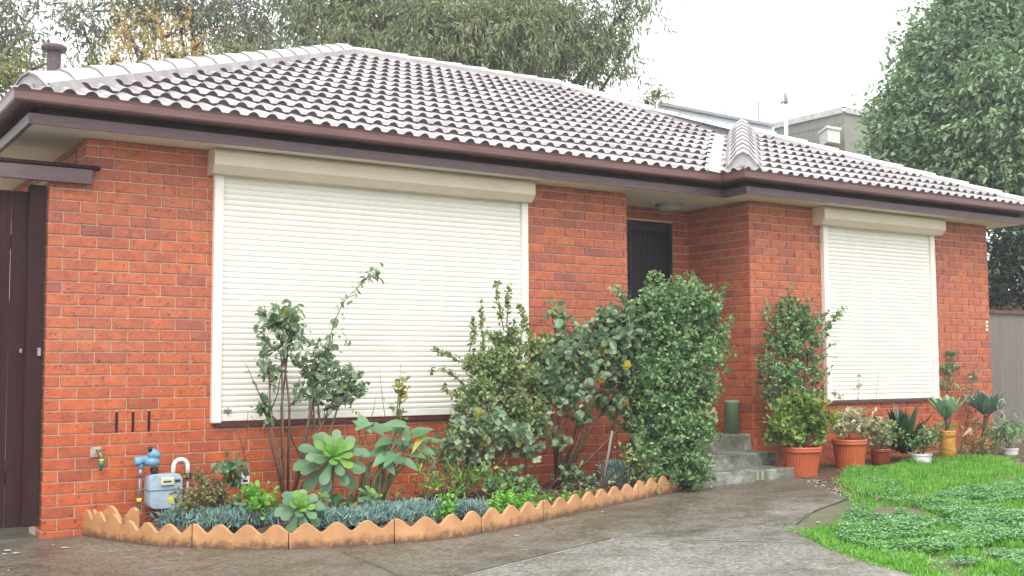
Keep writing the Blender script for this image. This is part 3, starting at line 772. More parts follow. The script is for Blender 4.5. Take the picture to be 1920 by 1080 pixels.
# smooth the path
def smooth_path(P, n=400):
    d = np.r_[0, np.cumsum(np.linalg.norm(np.diff(P, axis=0), axis=1))]; t = np.linspace(0, d[-1], n)
    Q = np.c_[np.interp(t, d, P[:, 0]), np.interp(t, d, P[:, 1])]
    k = np.ones(21)/21
    Qp = np.pad(Q, ((10, 10), (0, 0)), 'reflect', reflect_type='odd'); Q = np.c_[np.convolve(Qp[:, 0], k, 'valid'), np.convolve(Qp[:, 1], k, 'valid')]
    d = np.r_[0, np.cumsum(np.linalg.norm(np.diff(Q, axis=0), axis=1))]; return Q, d
QP, QD = smooth_path(PTS)
def epos(s): return np.array([np.interp(s, QD, QP[:, 0]), np.interp(s, QD, QP[:, 1])])
def edging(posf, s0, s1, per, hi, lo, label, grp='scalloped edging boards round the garden bed', base=0, tilt=0):
    n = max(4, int((s1-s0)/.012)); S_ = np.linspace(s0, s1, n+1)
    V = []; th = .013
    for s_ in S_:
        p = posf(s_); d = posf(s_+.01)-posf(s_-.01); d /= np.linalg.norm(d)+1e-9; nn = np.array([-d[1], d[0]])
        ph = (s_/per) % 1.0
        h = lo+(hi-lo)*(.5+.5*math.cos(2*math.pi*ph))**.7+base
        g = float(gz(p[0]))
        for (o_, z) in ((th, g+.0), (th, g+h-.004), (th*.6, g+h), (-th*.6, g+h), (-th, g+h-.004), (-th, g+.0)):
            V.append((p[0]+nn[0]*(o_+tilt*(z-g)), p[1]+nn[1]*(o_+tilt*(z-g)), z))
    F = [(i*6+k, i*6+k+1, (i+1)*6+k+1, (i+1)*6+k) for i in range(n) for k in range(5)]
    b = MB(); b.add(V, F, 0, False); b.add(V[:6], [list(range(6))]); b.add(V[-6:], [list(range(6))[::-1]])
    m0 = posf((s0+s1)/2)
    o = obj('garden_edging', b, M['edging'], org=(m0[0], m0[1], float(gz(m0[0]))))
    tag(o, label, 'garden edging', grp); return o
seg = ['scalloped tan edging board nearest the gate, running out from the wall', 'scalloped tan edging board just in front of the gas meter', 'scalloped tan edging board before the leftmost blue succulent mat',
       'scalloped tan edging board in front of the small green rosette', 'scalloped tan edging board before the blue succulent mat right of the big rosette', 'scalloped tan edging board directly right of the blue succulent mats',
       'scalloped tan edging board before the bright green herb patch', 'scalloped tan edging board in front of the leaning grey stake', 'scalloped tan edging board beneath the tall clipped hedge bush by the steps']
T = QD[-1]; per = .198
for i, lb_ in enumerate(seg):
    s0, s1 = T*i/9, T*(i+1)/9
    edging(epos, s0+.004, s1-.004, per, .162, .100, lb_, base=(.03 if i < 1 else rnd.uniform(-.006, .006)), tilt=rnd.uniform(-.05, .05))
bk0, bk1 = pg(165, 985), pg(250, 1000)
def bpos(s):
    a = np.array([.20, -.10]); c = np.array([.42, -.62]); return a+(c-a)*s/.56
pq = pY(150, 985, -.1)
edging(bpos, 0.06, .54, .25, .235, .14, 'taller scalloped edging offcut leaning behind the first board near the tap')

# ------------------------------------------------------------------ foliage
def unit(v): return v/(np.linalg.norm(v, axis=-1, keepdims=True)+1e-9)
def leafverts(C, D, Nn, Ln, Wd, fold=.25, shape='oval', curl=0.0):
    D = unit(D); Sd = unit(np.cross(D, Nn)); Nn = unit(np.cross(Sd, D)); n = len(C)
    if shape == 'oval': st = ((.28, .85), (.72, .80))
    elif shape == 'round': st = ((.2, .9), (.75, 1.0))
    elif shape == 'lance': st = ((.3, 1.0), (.62, .65))
    elif shape == 'spat': st = ((.45, .5), (.80, 1.0))
    L_ = Ln[:, None]; W_ = Wd[:, None]
    tip = C+D*L_-Nn*L_*curl
    V = np.stack([C, C+D*L_*st[0][0]+Sd*W_*.5*st[0][1]+Nn*W_*fold, C+D*L_*st[1][0]+Sd*W_*.5*st[1][1]+Nn*(W_*fold-L_*curl*.5), tip,
                  C+D*L_*st[1][0]-Sd*W_*.5*st[1][1]+Nn*(W_*fold-L_*curl*.5), C+D*L_*st[0][0]-Sd*W_*.5*st[0][1]+Nn*W_*fold], 1).reshape(-1, 3)
    k = np.arange(n)[:, None]*6
    F = np.concatenate([k+np.array([[0, 1, 2, 3]]), k+np.array([[0, 3, 4, 5]])])
    return V, F
def addleaves(mb, C, D, L0, W0, shape='oval', jit=.48, fold=.2, up=.5, curl=.05, mi=0):
    n = len(C)
    if n == 0: return
    Nn = rng.normal(size=(n, 3)); Nn[:, 2] = abs(Nn[:, 2])+up
    sc = 1+jit*rng.uniform(-1, 1, n)
    V, F = leafverts(C, D, Nn, L0*sc, W0*sc*(1+.2*rng.uniform(-1, 1, n)), fold, shape, curl)
    mb.add(V, F, mi)
def inside(n):
    d = unit(rng.normal(size=(n, 3))); r = rng.uniform(0, 1, n)**(1/2.2); return d*r[:, None]
def blobpts(blob, n, ydepth=.8):
    u, v, ru, rv, Y = blob[:5]
    c = pY(u, v, Y); s = depth(c)/FPX
    p = inside(n); ph = c.sum()*7; p = p*(1+.16*np.sin(p[:, :1]*6+ph)+.14*np.cos(p[:, 2:3]*7+ph*1.7)+.08*rng.normal(size=(n, 1)))
    rx, rz = ru*s, rv*s; ry = rx*ydepth
    off = p[:, :1]*rx*_r*1+p[:, 2:3]*rz*np.array([0, 0, 1.])+p[:, 1:2]*ry*np.array([_f[0], _f[1], 0])
    return c+off, c
DENS = 2.3; LS = 1.22
def bush(name, label, cat, blobs, base, leaf, leafw, per_tip, tips, mats, shape='oval', stem=.012, group=None, shoots=(), yd=.8, spread=.05, up=.5, ymax=-.02, basez=None, yellow=0, stemmat=None, down=0, fol='foliage', topz=None):
    bp = np.array(base, float); leaf *= LS; leafw *= LS
    root = thing(name, label, cat, tuple(bp), group)
    st = MB(); fo = MB(); ye = MB()
    for bl in blobs:
        dens = bl[5] if len(bl) > 5 else 1.
        nt_ = max(3, int(DENS*tips*dens*(bl[2]*bl[3])/2500.))
        T_, c = blobpts(bl, nt_, yd)
        T_[:, 1] = np.minimum(T_[:, 1], ymax)
        mid = bp+(c-bp)*.55+rng.normal(size=3)*.03
        st.tube([bp+rng.normal(size=3)*(.02, .02, 0), mid, c], [stem, stem*.75, stem*.45], 5)
        for t_ in T_[:max(4, nt_//5)]:
            k = c+(t_-c)*.35+rng.normal(size=3)*.02
            st.tube([c*.7+mid*.3, k, t_], [stem*.35, stem*.25, .0015], 3, cap=False)
        n = len(T_)*per_tip
        outd = unit(T_-c); sd_ = unit(outd*.55+np.array([0, 0, .55-down*.9])+rng.normal(size=T_.shape)*.45)
        Tr = np.repeat(T_, per_tip, 0); dirv = np.repeat(sd_, per_tip, 0)
        along = rng.uniform(-.75, .75, (n, 1)); ln_ = np.repeat(rng.uniform(.6, 1.5, (len(T_), 1)), per_tip, 0)
        P_ = Tr+dirv*along*spread*2.2*ln_+rng.normal(size=(n, 3))*spread*.24
        P_[:, 1] = np.minimum(P_[:, 1], ymax)
        D = dirv*.35+rng.normal(size=(n, 3))*.75+np.array([0, 0, .12-down*.8])
        if yellow:
            mk = rng.uniform(size=n) < yellow
            addleaves(ye, P_[mk], D[mk], leaf, leafw, shape, up=up)
            P_, D = P_[~mk], D[~mk]
        addleaves(fo, P_, D, leaf, leafw, shape, up=up)
    for sh_ in shoots:
        pts = [pY(q[0], q[1], sh_['Y']) for q in sh_['p']]
        st.tube([p_ for p_ in pts], list(np.linspace(sh_.get('r', .006), .0015, len(pts))), 5, cap=False)
        dn = sh_.get('n', 20); f0 = sh_.get('from', .2)
        A_ = np.array(pts); d = np.r_[0, np.cumsum(np.linalg.norm(np.diff(A_, axis=0), axis=1))]
        t_ = d[-1]*(f0+(1-f0)*rng.uniform(0, 1, dn)**.9); C_ = np.c_[[np.interp(t_, d, A_[:, k]) for k in range(3)]].T
        lp = sh_.get('per', 1); C_ = np.repeat(C_, lp, 0); C_ = C_+rng.normal(size=C_.shape)*sh_.get('w', .02)
        C_[:, 1] = np.minimum(C_[:, 1], ymax)
        tg = unit(A_[-1]-A_[0]); D = rng.normal(size=C_.shape)*.8+tg*.4+np.array([0, 0, -down])
        addleaves(fo, C_, D, sh_.get('leaf', leaf), sh_.get('leafw', leafw), shape, up=up)
    obj('stem', st, stemmat or M['twig'], root)
    obj(fol, fo, mats, root)
    if ye.n: obj('yellow_leaves', ye, M['yellowleaf'], root)
    return root
M['yellowleaf'] = leafmat('yellow_leaf', [(.30, .30, .05), (.50, .42, .06), (.55, .28, .08)], .5, .3)
M['rose'] = leafmat('rose_leaf', [(.085, .145, .075), (.15, .235, .125), (.25, .345, .20), (.40, .47, .34)], .45, .22, .4, patch=.3)
M['jade'] = leafmat('jade_leaf', [(.06, .10, .04), (.15, .22, .08), (.28, .36, .14), (.46, .52, .25)], .45, .22, .4, patch=.25)
M['jade2'] = leafmat('jade_leaf_deep', [(.045, .095, .04), (.11, .215, .085), (.22, .36, .15), (.44, .54, .28)], .45, .22, .4, patch=.25)
M['oak'] = leafmat('shiny_bush_leaf', [(.06, .11, .03), (.16, .26, .055), (.36, .46, .11)], .45, .22, .4, patch=.2)
M['aeon'] = leafmat('rosette_leaf', [(.075, .155, .075), (.125, .235, .115), (.20, .32, .17)], .45, .2, .35, patch=.1)
M['aeonc'] = leafmat('rosette_centre', [(.14, .31, .05), (.22, .41, .08)], .4, .25)
M['aeonb'] = leafmat('rosette_under', [(.11, .20, .13), (.18, .29, .20)], .45, .15)
M['arum'] = leafmat('arum_leaf', [(0.072, 0.180, 0.072), (0.132, 0.276, 0.132), (0.204, 0.360, 0.192)], .28, .25, .8, patch=.3)
M['chalk'] = leafmat('chalk_stick', [(.08, .17, .15), (.19, .31, .28), (.36, .47, .44)], .5, .08, .4, patch=.2)
M['herb'] = leafmat('herb_leaf', [(0.065, 0.208, 0.026), (0.156, 0.390, 0.052), (0.286, 0.572, 0.117)], .45, .25, patch=.2)
M['hebe'] = leafmat('olive_bush_leaf', [(0.065, 0.091, 0.033), (0.156, 0.169, 0.065), (0.312, 0.260, 0.104)], .4, .15, patch=.2)
M['varieg'] = leafmat('variegated_leaf', [(.20, .24, .10), (.42, .42, .26), (.62, .58, .42)], .4, .2, patch=.15)
M['dark'] = leafmat('dark_strap_leaf', [(.012, .035, .018), (.03, .07, .03), (.06, .13, .06)], .3, .1, .8, patch=.3)
M['agave'] = leafmat('agave_leaf', [(.16, .30, .17), (.24, .40, .23), (.34, .50, .30)], .4, .15)
M['agaveb'] = leafmat('agave_blue_leaf', [(.08, .18, .13), (.15, .27, .20), (.24, .36, .28)], .4, .12)

def gp(u, v): p = pg(u, v); return np.array([p[0], p[1], gz(p[0])])
def bz(x, y): return np.array([x, y, gz(x)+.04])
# big rose bush before the large shutter
bush('rose_bush', 'tall open rose bush before the large shutter, with one long arching cane', 'rose bush',
     [(525, 602, 40, 34, -.45, 1.5), (528, 645, 46, 26, -.45, .9), (505, 690, 30, 24, -.45, .7), (497, 765, 22, 26, -.45, .8), (600, 690, 46, 34, -.45, 1.4), (645, 728, 50, 34, -.45, 1.4), (590, 740, 42, 24, -.45, 1.), (600, 660, 26, 24, -.45, .8), (620, 765, 36, 14, -.45, .6), (545, 610, 34, 26, -.45, .7)],
     bz(1.55, -.5), .042, .029, 6, 27, M['rose'], 'oval', .013, yd=.55, spread=.03, down=.35, yellow=.015,
     shoots=[dict(p=[(592, 700), (612, 660), (628, 600), (645, 565), (690, 520), (712, 512)], Y=-.45, n=24, per=3, r=.007, w=.022, **{'from': .05}),
             dict(p=[(600, 800), (592, 700)], Y=-.45, n=2, r=.012), dict(p=[(690, 520), (712, 512)], Y=-.45, n=14, r=.003, w=.018),
             dict(p=[(565, 860), (545, 815), (500, 770), (478, 720), (460, 680)], Y=-.45, n=3, r=.012),
             dict(p=[(570, 600), (545, 590), (520, 620)], Y=-.45, n=14, r=.004, w=.02), dict(p=[(500, 790), (520, 740), (527, 700), (530, 650)], Y=-.45, n=8, r=.007),
             dict(p=[(590, 820), (588, 760), (590, 700)], Y=-.45, n=5, r=.012), dict(p=[(640, 620), (655, 640)], Y=-.45, n=4, r=.003)])
bush('rose_bush', 'leafless twiggy rose cane holding a small tag beside the gas meter', 'rose bush',
     [(455, 870, 4, 6, -.35, .2)], bz(.95, -.38), .02, .012, 1, 3, M['rose'], 'oval', .006, yd=.3,
     shoots=[dict(p=[(463, 960), (462, 880), (457, 850), (450, 820), (438, 800)], Y=-.35, n=1, r=.009), dict(p=[(457, 850), (463, 815), (465, 770)], Y=-.35, n=1, r=.005), dict(p=[(458, 860), (475, 840), (490, 800), (470, 780)], Y=-.35, n=1, r=.003)])
bush('rose_bush', 'thin young rose stem with a few yellow leaves before the shutter', 'rose bush',
     [(752, 735, 12, 26, -.5, 2.2), (745, 775, 12, 14, -.5, 1.6)], bz(2.25, -.55), .040, .028, 3, 30, M['rose'], 'oval', .006, yd=.5, yellow=.45, spread=.03,
     shoots=[dict(p=[(745, 860), (742, 790), (748, 730), (752, 680)], Y=-.5, n=9, r=.005, w=.02), dict(p=[(725, 800), (716, 740), (712, 695)], Y=-.5, n=1, r=.003), dict(p=[(690, 800), (700, 770), (705, 745)], Y=-.5, n=1, r=.004)])
# jade shrub with upright spires
bush('jade_shrub', 'loose pale green jade shrub with upright spires, right of the large shutter', 'shrub',
     [(945, 640, 34, 40, -.55, 1), (910, 690, 45, 40, -.55, 1.), (955, 700, 48, 50, -.6, 1.1), (1005, 650, 30, 36, -.55, .7), (900, 745, 50, 38, -.65, .9), (965, 770, 46, 40, -.65, .9), (1010, 720, 36, 50, -.55, .9), (1000, 790, 36, 40, -.6, .7), (1030, 660, 26, 30, -.5, .6)],
     bz(2.95, -.62), .024, .019, 14, 46, M['jade'], 'round', .012, yd=.7, spread=.035,
     shoots=[dict(p=[(945, 620), (936, 575), (932, 530)], Y=-.55, n=90, w=.013), dict(p=[(950, 610), (953, 570), (953, 536)], Y=-.55, n=60, w=.011), dict(p=[(912, 680), (903, 620), (902, 562)], Y=-.55, n=90, w=.014),
             dict(p=[(890, 690), (850, 672), (812, 655)], Y=-.55, n=80, w=.012), dict(p=[(975, 640), (985, 600), (972, 570)], Y=-.55, n=70, w=.013), dict(p=[(880, 660), (890, 620), (884, 590)], Y=-.55, n=60, w=.012),
             dict(p=[(870, 720), (830, 690), (806, 700)], Y=-.6, n=50, w=.014)])
bush('rose_bush', 'sprawling rose bush with grey green leaves left of the hedge bush', 'rose bush',
     [(1150, 615, 64, 40, -.75, 1.5), (1125, 655, 62, 44, -.75, 1.5), (1190, 645, 48, 56, -.8, 1.7), (1085, 700, 60, 36, -.7, 1.0), (1175, 705, 50, 34, -.75, 1.3), (1060, 745, 44, 26, -.7, .8), (1045, 660, 34, 40, -.6, .9), (1040, 590, 20, 30, -.45, .7), (1055, 820, 20, 14, -.7, .5), (1150, 750, 50, 24, -.75, .7), (1195, 770, 30, 40, -.8, .9), (1030, 705, 34, 44, -.65, .9), (1100, 780, 30, 16, -.7, .5)],
     bz(4.05, -.55), .050, .042, 7, 28, M['rose'], 'round', .013, yd=.6, spread=.04, down=.2, yellow=.025,
     shoots=[dict(p=[(1165, 560), (1160, 545), (1150, 530)], Y=-.7, n=6, w=.02), dict(p=[(1100, 690), (1150, 600), (1190, 560)], Y=-.7, n=14), dict(p=[(1090, 880), (1085, 800), (1060, 700)], Y=-.6, n=4, r=.01), dict(p=[(1140, 890), (1150, 800), (1170, 700)], Y=-.6, n=4, r=.012)])
bush('rose_bush', 'dense rose bush with yellowing lower leaves beneath the jade shrub', 'rose bush',
     [(930, 800, 46, 34, -.8, 1.2), (880, 790, 36, 34, -.8, 1.), (975, 835, 44, 26, -.8, 1.), (860, 830, 30, 30, -.8, .6), (1000, 790, 34, 34, -.7, .8), (900, 845, 40, 20, -.8, .6)],
     bz(2.75, -.8), .042, .034, 7, 30, M['rose'], 'round', .010, yd=.6, spread=.04, down=.3, yellow=.07,
     shoots=[dict(p=[(945, 930), (948, 860), (950, 780)], Y=-.8, n=4, r=.014), dict(p=[(990, 915), (985, 850), (975, 780)], Y=-.7, n=4, r=.012), dict(p=[(870, 940), (866, 870), (870, 800)], Y=-.9, n=14, r=.01),
             dict(p=[(900, 900), (830, 880), (800, 830)], Y=-.8, n=4, r=.005), dict(p=[(1000, 880), (1040, 800), (1060, 770)], Y=-.7, n=8, r=.006)])
# tall hedge-like bush by the steps
bush('hedge_bush', 'tall dense small leaved hedge bush beside the porch steps', 'hedge bush',
     [(1260, 560, 62, 38, -.95, 1.2), (1225, 590, 50, 44, -.95, 1.1), (1305, 580, 46, 46, -.95, 1.1), (1260, 640, 78, 60, -1.0, 1.), (1318, 650, 46, 50, -.95, 1.1), (1240, 720, 60, 60, -1.05, 1), (1300, 730, 56, 64, -1.05, 1.1),
      (1255, 800, 64, 60, -1.08, 1.), (1300, 820, 44, 56, -1.08, 1.2), (1270, 870, 62, 40, -1.1, 1.), (1215, 860, 30, 40, -1.1, .7), (1300, 890, 30, 22, -1.1, 1)],
     bz(4.95, -.85), .025, .020, 17, 44, M['jade2'], 'round', .02, yd=.65, spread=.05,
     shoots=[dict(p=[(1330, 600), (1350, 570), (1360, 535)], Y=-.95, n=70, w=.013), dict(p=[(1340, 640), (1362, 615), (1376, 598)], Y=-.95, n=70, w=.014), dict(p=[(1340, 690), (1355, 670), (1368, 650)], Y=-.95, n=50, w=.014),
             dict(p=[(1210, 590), (1170, 560), (1148, 545)], Y=-.85, n=90, w=.02), dict(p=[(1290, 550), (1300, 525), (1302, 515)], Y=-.95, n=50, w=.013), dict(p=[(1240, 540), (1238, 522), (1232, 512)], Y=-.95, n=50, w=.013)])
for (u_, w_) in ((1180, .012),): pass
# climbing shrub by the second window
bush('climbing_shrub', 'leggy small leaved shrub climbing the wall left of the right shutter', 'shrub',
     [(1480, 590, 40, 36, -.55, .9), (1505, 610, 40, 44, -.55, .8), (1470, 650, 36, 44, -.6, 1.), (1510, 670, 36, 44, -.55, .7), (1470, 710, 44, 34, -.65, 1.1), (1440, 690, 20, 40, -.65, .4), (1485, 745, 50, 30, -.65, 1.), (1530, 720, 24, 40, -.5, .35), (1500, 780, 46, 24, -.65, .9)],
     bz(7.1, -.6), .026, .021, 12, 50, M['jade2'], 'round', .014, yd=.6, spread=.035, ymax=YB-.03,
     shoots=[dict(p=[(1520, 640), (1552, 610), (1582, 578)], Y=-.5, n=80, w=.016), dict(p=[(1520, 620), (1540, 600), (1550, 585)], Y=-.5, n=40, w=.014), dict(p=[(1540, 660), (1562, 645), (1575, 640)], Y=-.5, n=5, w=.01), dict(p=[(1530, 670), (1555, 668), (1570, 672)], Y=-.5, n=3, w=.01),
             dict(p=[(1450, 620), (1435, 600), (1440, 570)], Y=-.6, n=30, w=.012), dict(p=[(1445, 680), (1425, 670), (1418, 678)], Y=-.6, n=25, w=.012), dict(p=[(1520, 760), (1545, 720), (1560, 690)], Y=-.5, n=20, w=.016)])

# rosettes
def rosette(mb, c, axis, n, L0, W0, inner=.15, open_=1.0, mi=0, shape='spat', curl=.12, seed=0):
    axis = unit(np.array(axis, float)); a = unit(np.cross(axis, (0.3, 1, .2))); b_ = np.cross(axis, a)
    rg_ = np.random.default_rng(seed); C_ = []; D_ = []; N_ = []; L_ = []; W_ = []; K = []
    for i in range(n):
        t = i/n; an = i*2.39996+rg_.uniform(-.16, .16); el = math.radians(80-112*t**.85*open_+rg_.uniform(-7, 7))
        d = (math.cos(an)*a+math.sin(an)*b_)*math.cos(el)+axis*math.sin(el)
        C_.append(np.array(c)+d*L0*.04); D_.append(d); N_.append(axis*math.cos(el)-(math.cos(an)*a+math.sin(an)*b_)*math.sin(el))
        s_ = (inner+(1-inner)*t**.7)*rg_.uniform(.9, 1.08); L_.append(L0*s_); W_.append(W0*(.35+.65*s_)); K.append(t)
    K = np.array(K)
    for lo_, hi_, m_ in ((0, .38, 1), (.38, 1.1, 0)):
        k = (K >= lo_) & (K < hi_)
        # thick spatulate leaf with 8 verts
        for C1, D1, N1, l, w_ in zip(np.array(C_)[k], np.array(D_)[k], np.array(N_)[k], np.array(L_)[k], np.array(W_)[k]):
            S1 = np.cross(D1, N1); prof = ((0, .16), (.3, .34), (.55, .66), (.8, 1.0), (.94, .74), (1.0, .14)); V = []
            for (s_, ww) in prof:
                cz = -curl*l*s_*s_
                V += [C1+D1*l*s_+S1*w_*.5*ww+N1*(cz+.10*w_*ww), C1+D1*l*s_+N1*cz, C1+D1*l*s_-S1*w_*.5*ww+N1*(cz+.10*w_*ww)]
            F = []
            for i in range(5): F += [(i*3, i*3+1, i*3+4, i*3+3), (i*3+1, i*3+2, i*3+5, i*3+4)]
            mb.add(V, F, m_, True)
def aeonium(label, heads, base, group='large green rosette succulents'):
    rt = thing('rosette_succulent', label, 'succulent', tuple(base), group)
    st_ = MB()
    for i, (u, v, Y, L0, W0, ax, n, sd) in enumerate(heads):
        c = pY(u, v, Y); mb = MB(); rosette(mb, c, ax, n, L0, W0, seed=sd)
        obj('rosette', mb, [M['aeon'], M['aeonc']], rt)
        st_.tube([base, (np.array(base)+c)/2+(.03, 0, 0), c], [.02, .017, .014], 7)
    obj('stem', st_, M['palebark'], rt)
aeonium('large pale green succulent rosette on a stem before the wall', [(626, 856, -1.0, (.31), .098, (-.20, -.74, .58), 38, 1)], bz(1.62, -1.0))
aeonium('small low green succulent rosettes left of the largest rosette', [(563, 952, -1.35, .20, .085, (-.2, -.7, .6), 28, 2), (604, 935, -1.15, .10, .05, (.2, -.5, .85), 16, 9)], bz(1.2, -1.3))
aeonium('small shaded succulent rosette beneath the arum leaves', [(692, 928, -1.2, .11, .05, (.2, -.6, .8), 20, 4)], bz(1.75, -1.3))
# arum-like broad leaves
ar = thing('arum_plant', 'clump of broad arrow shaped leaves on long green stalks', 'plant', tuple(bz(2.05, -.9)))
st_ = MB(); lf = MB(); yl = MB()
def bigleaf(mb, tip_u, tip_v, base_u, base_v, Y, wd, fold=.12, Yt=None):
    a = pY(base_u, base_v, Y); c = pY(tip_u, tip_v, Y-.08 if Yt is None else Yt); d = c-a; l = np.linalg.norm(d); d /= l
    nn = unit(np.array([-.2, -.55, .8])-d*(np.array([-.2, -.55, .8])@d)); s_ = np.cross(d, nn); V = []
    prof = ((-.18, .75), (0, .9), (.25, 1.0), (.5, .8), (.78, .42), (1.0, .03))
    for i, (t, w_) in enumerate(prof):
        cz = -.18*l*t*t; x0_ = 0 if i else .0
        V += [a+d*l*t+s_*wd*.5*w_+nn*(cz+fold*wd*w_), a+d*l*(t if i else .02)+nn*cz, a+d*l*t-s_*wd*.5*w_+nn*(cz+fold*wd*w_)]
    F = []
    for i in range(5): F += [(i*3, i*3+1, i*3+4, i*3+3), (i*3+1, i*3+2, i*3+5, i*3+4)]
    mb.add(V, F, 0, True); return a
for (tu, tv, bu, bv, w_) in ((700, 808, 670, 788, .14), (740, 800, 712, 806, .13), (772, 820, 745, 800, .15), (720, 790, 760, 798, .13), (812, 800, 775, 815, .12), (690, 850, 730, 842, .12), (765, 868, 735, 860, .13), (720, 872, 740, 850, .11), (760, 850, 750, 825, .10), (830, 822, 790, 828, .09), (668, 802, 690, 792, .11), (722, 815, 700, 800, .12), (752, 795, 735, 812, .12), (776, 840, 758, 826, .1), (742, 888, 722, 868, .1), (700, 870, 722, 856, .1), (818, 850, 792, 842, .09), (705, 830, 735, 826, .12), (800, 856, 770, 850, .1), (785, 880, 760, 865, .09)):
    a = bigleaf(lf, tu, tv, bu, bv, -.85+rnd.uniform(-.12, .12), w_*.9); bs = bz(2.0+rnd.uniform(-.12, .16), -.9+rnd.uniform(-.08, .08))
    st_.tube([bs, (bs+a)/2+(rnd.uniform(-.05, .05), 0, .07), a], [.011, .008, .005], 5)
bigleaf(yl, 772, 845, 796, 812, -.86, .06); bigleaf(yl, 742, 945, 790, 940, -1.1, .08)
obj('leaf_stalks', st_, M['greentwig'], ar); obj('foliage', lf, M['arum'], ar); obj('yellow_leaves', yl, M['yellowleaf'], ar, label='yellowed arum leaves')
# blue chalk stick mats
def chalk(label, blobs, n, hh=.09):
    c0_ = gp(blobs[0][0], blobs[0][1]); rt = None; mb = MB(); 
    for (u, v, ru, d_) in blobs:
        c = gp(u, v); s = depth(c)/FPX
        k = int(n*ru/60); P_ = np.c_[rng.normal(size=k)*ru*s*.48, rng.normal(size=k)*d_*.4]
        C_ = np.c_[c[0]+P_[:, 0]*_r[0]+P_[:, 1]*.4, c[1]+P_[:, 0]*_r[1]+P_[:, 1], np.full(k, 0.)]; C_[:, 2] = gz(C_[:, 0])+.06+rng.uniform(0, hh, k)
        D = rng.normal(size=(k, 3))*.65+np.array([0, -.1, 1.0]); Nn = rng.normal(size=(k, 3))
        V, F = leafverts(C_, D, Nn, rng.uniform(.04, .065, k), rng.uniform(.008, .011, k), .5, 'oval', .02); mb.add(V, F)
    o = obj('succulent_mat', mb, M['chalk'], org=tuple(c0_)); tag(o, label, 'succulent mat', 'mats of blue finger leaved succulents')
chalk('blue grey finger leaved succulent mat below the gas meter', [(345, 1000, 42, .16), (385, 1003, 45, .18), (330, 985, 30, .12)], 1500)
chalk('blue grey succulent mat between the meter mat and small rosettes', [(455, 1003, 45, .17), (495, 1003, 34, .15), (430, 990, 40, .15)], 1500)
chalk('long blue grey succulent mat right of the large rosette', [(640, 1003, 45, .17), (690, 997, 45, .2), (740, 990, 50, .25), (785, 985, 40, .2), (600, 1005, 36, .12)], 1700)
chalk('small round blue grey succulent tuft beside the bright green herbs', [(880, 985, 26, .10)], 2200)
chalk('small blue grey tuft under the leaning stake by the hedge bush', [(1155, 925, 26, .12), (1190, 900, 16, .08)], 1500, .2)
# smaller plants in the bed
bush('olive_bush', 'low reddish olive bush tangled beside the gas meter', 'bush', [(385, 925, 48, 24, -.45, 1.2), (355, 950, 36, 22, -.55, 1), (420, 940, 34, 26, -.5, 1.), (370, 895, 20, 14, -.4, .7), (415, 905, 18, 18, -.4, .7)], bz(.92, -.5), .026, .014, 9, 40, M['hebe'], 'oval', .007, spread=.035)
bush('geranium_plant', 'single pale green leafy stem left of the tagged cane', 'plant', [(430, 882, 14, 14, -.4, 2.2), (440, 900, 8, 14, -.4, 1.5)], bz(.97, -.42), .04, .035, 4, 40, M['arum'], 'round', .006)
bush('herb_plant', 'bright green herb clump left of the small rosettes', 'plant', [(490, 945, 22, 20, -1.0, 1.8), (475, 925, 20, 14, -.9, 1)], bz(1.05, -1.05), .028, .022, 7, 40, M['herb'], 'round', .005)
bush('herb_plant', 'bright green herb clump behind edging below the rose bush', 'plant', [(960, 945, 38, 20, -1.35, 1.6), (930, 955, 24, 16, -1.45, 1.2), (1000, 945, 22, 14, -1.25, 1)], bz(2.9, -1.35), .024, .018, 9, 50, M['herb'], 'round', .005)
bush('herb_plant', 'small bright green seedling clump at the right end of the mats', 'plant', [(838, 955, 16, 18, -1.55, 1.6)], bz(2.3, -1.55), .022, .018, 8, 50, M['herb'], 'round', .004)
bush('herb_plant', 'low bright green seedlings behind the edging near the stake', 'plant', [(1060, 945, 26, 11, -1.3, 1.6), (1030, 950, 16, 9, -1.3, 1.2)], bz(3.35, -1.3), .022, .018, 8, 50, M['herb'], 'round', .004)
bush('geranium_plant', 'dull green geranium near the wall left of the stake', 'plant', [(1065, 895, 30, 20, -.6, 1.), (1110, 900, 24, 18, -.6, .8)], bz(3.9, -.6), .038, .030, 6, 36, M['rose'], 'round', .006)
bush('olive_bush', 'small straggly olive bush between the stake and hedge bush', 'bush', [(1210, 880, 26, 30, -1.1, .9), (1180, 860, 22, 30, -1.0, .5), (1225, 915, 24, 16, -1.15, .9), (1120, 925, 26, 10, -1.0, .8)], bz(4.4, -1.1), .022, .015, 8, 40, M['jade'], 'round', .006, yellow=.06)
bush('tall_weed', 'tall grassy weed in front of the rose bush', 'plant', [(860, 910, 22, 26, -1.0, .7), (905, 905, 26, 24, -1.0, .7), (845, 880, 16, 30, -.9, .5), (800, 900, 30, 30, -.9, .5)], bz(2.55, -1.05), .05, .010, 6, 34, M['herb'], 'lance', .004, up=.1)
bush('tall_weed', 'bare reddish twigs and weeds right of the arum clump', 'plant', [(820, 920, 18, 26, -1.1, .25)], bz(2.35, -1.1), .03, .012, 2, 20, M['dryleaf'], 'oval', .005,
     shoots=[dict(p=[(832, 960), (800, 920), (812, 880), (830, 830)], Y=-1.1, n=3, r=.006), dict(p=[(800, 925), (790, 880), (778, 850)], Y=-1.1, n=2, r=.004), dict(p=[(825, 945), (850, 880), (880, 850)], Y=-1.1, n=2, r=.004)])
b = MB(); b.tube([pY(1132, 900, -.9), pY(1148, 808, -.9)], .012, 7); o = obj('garden_stake', b, M['palebark'], org=tuple(pY(1132, 900, -.9))); tag(o, 'grey stake leaning behind the scalloped edging', 'stake')
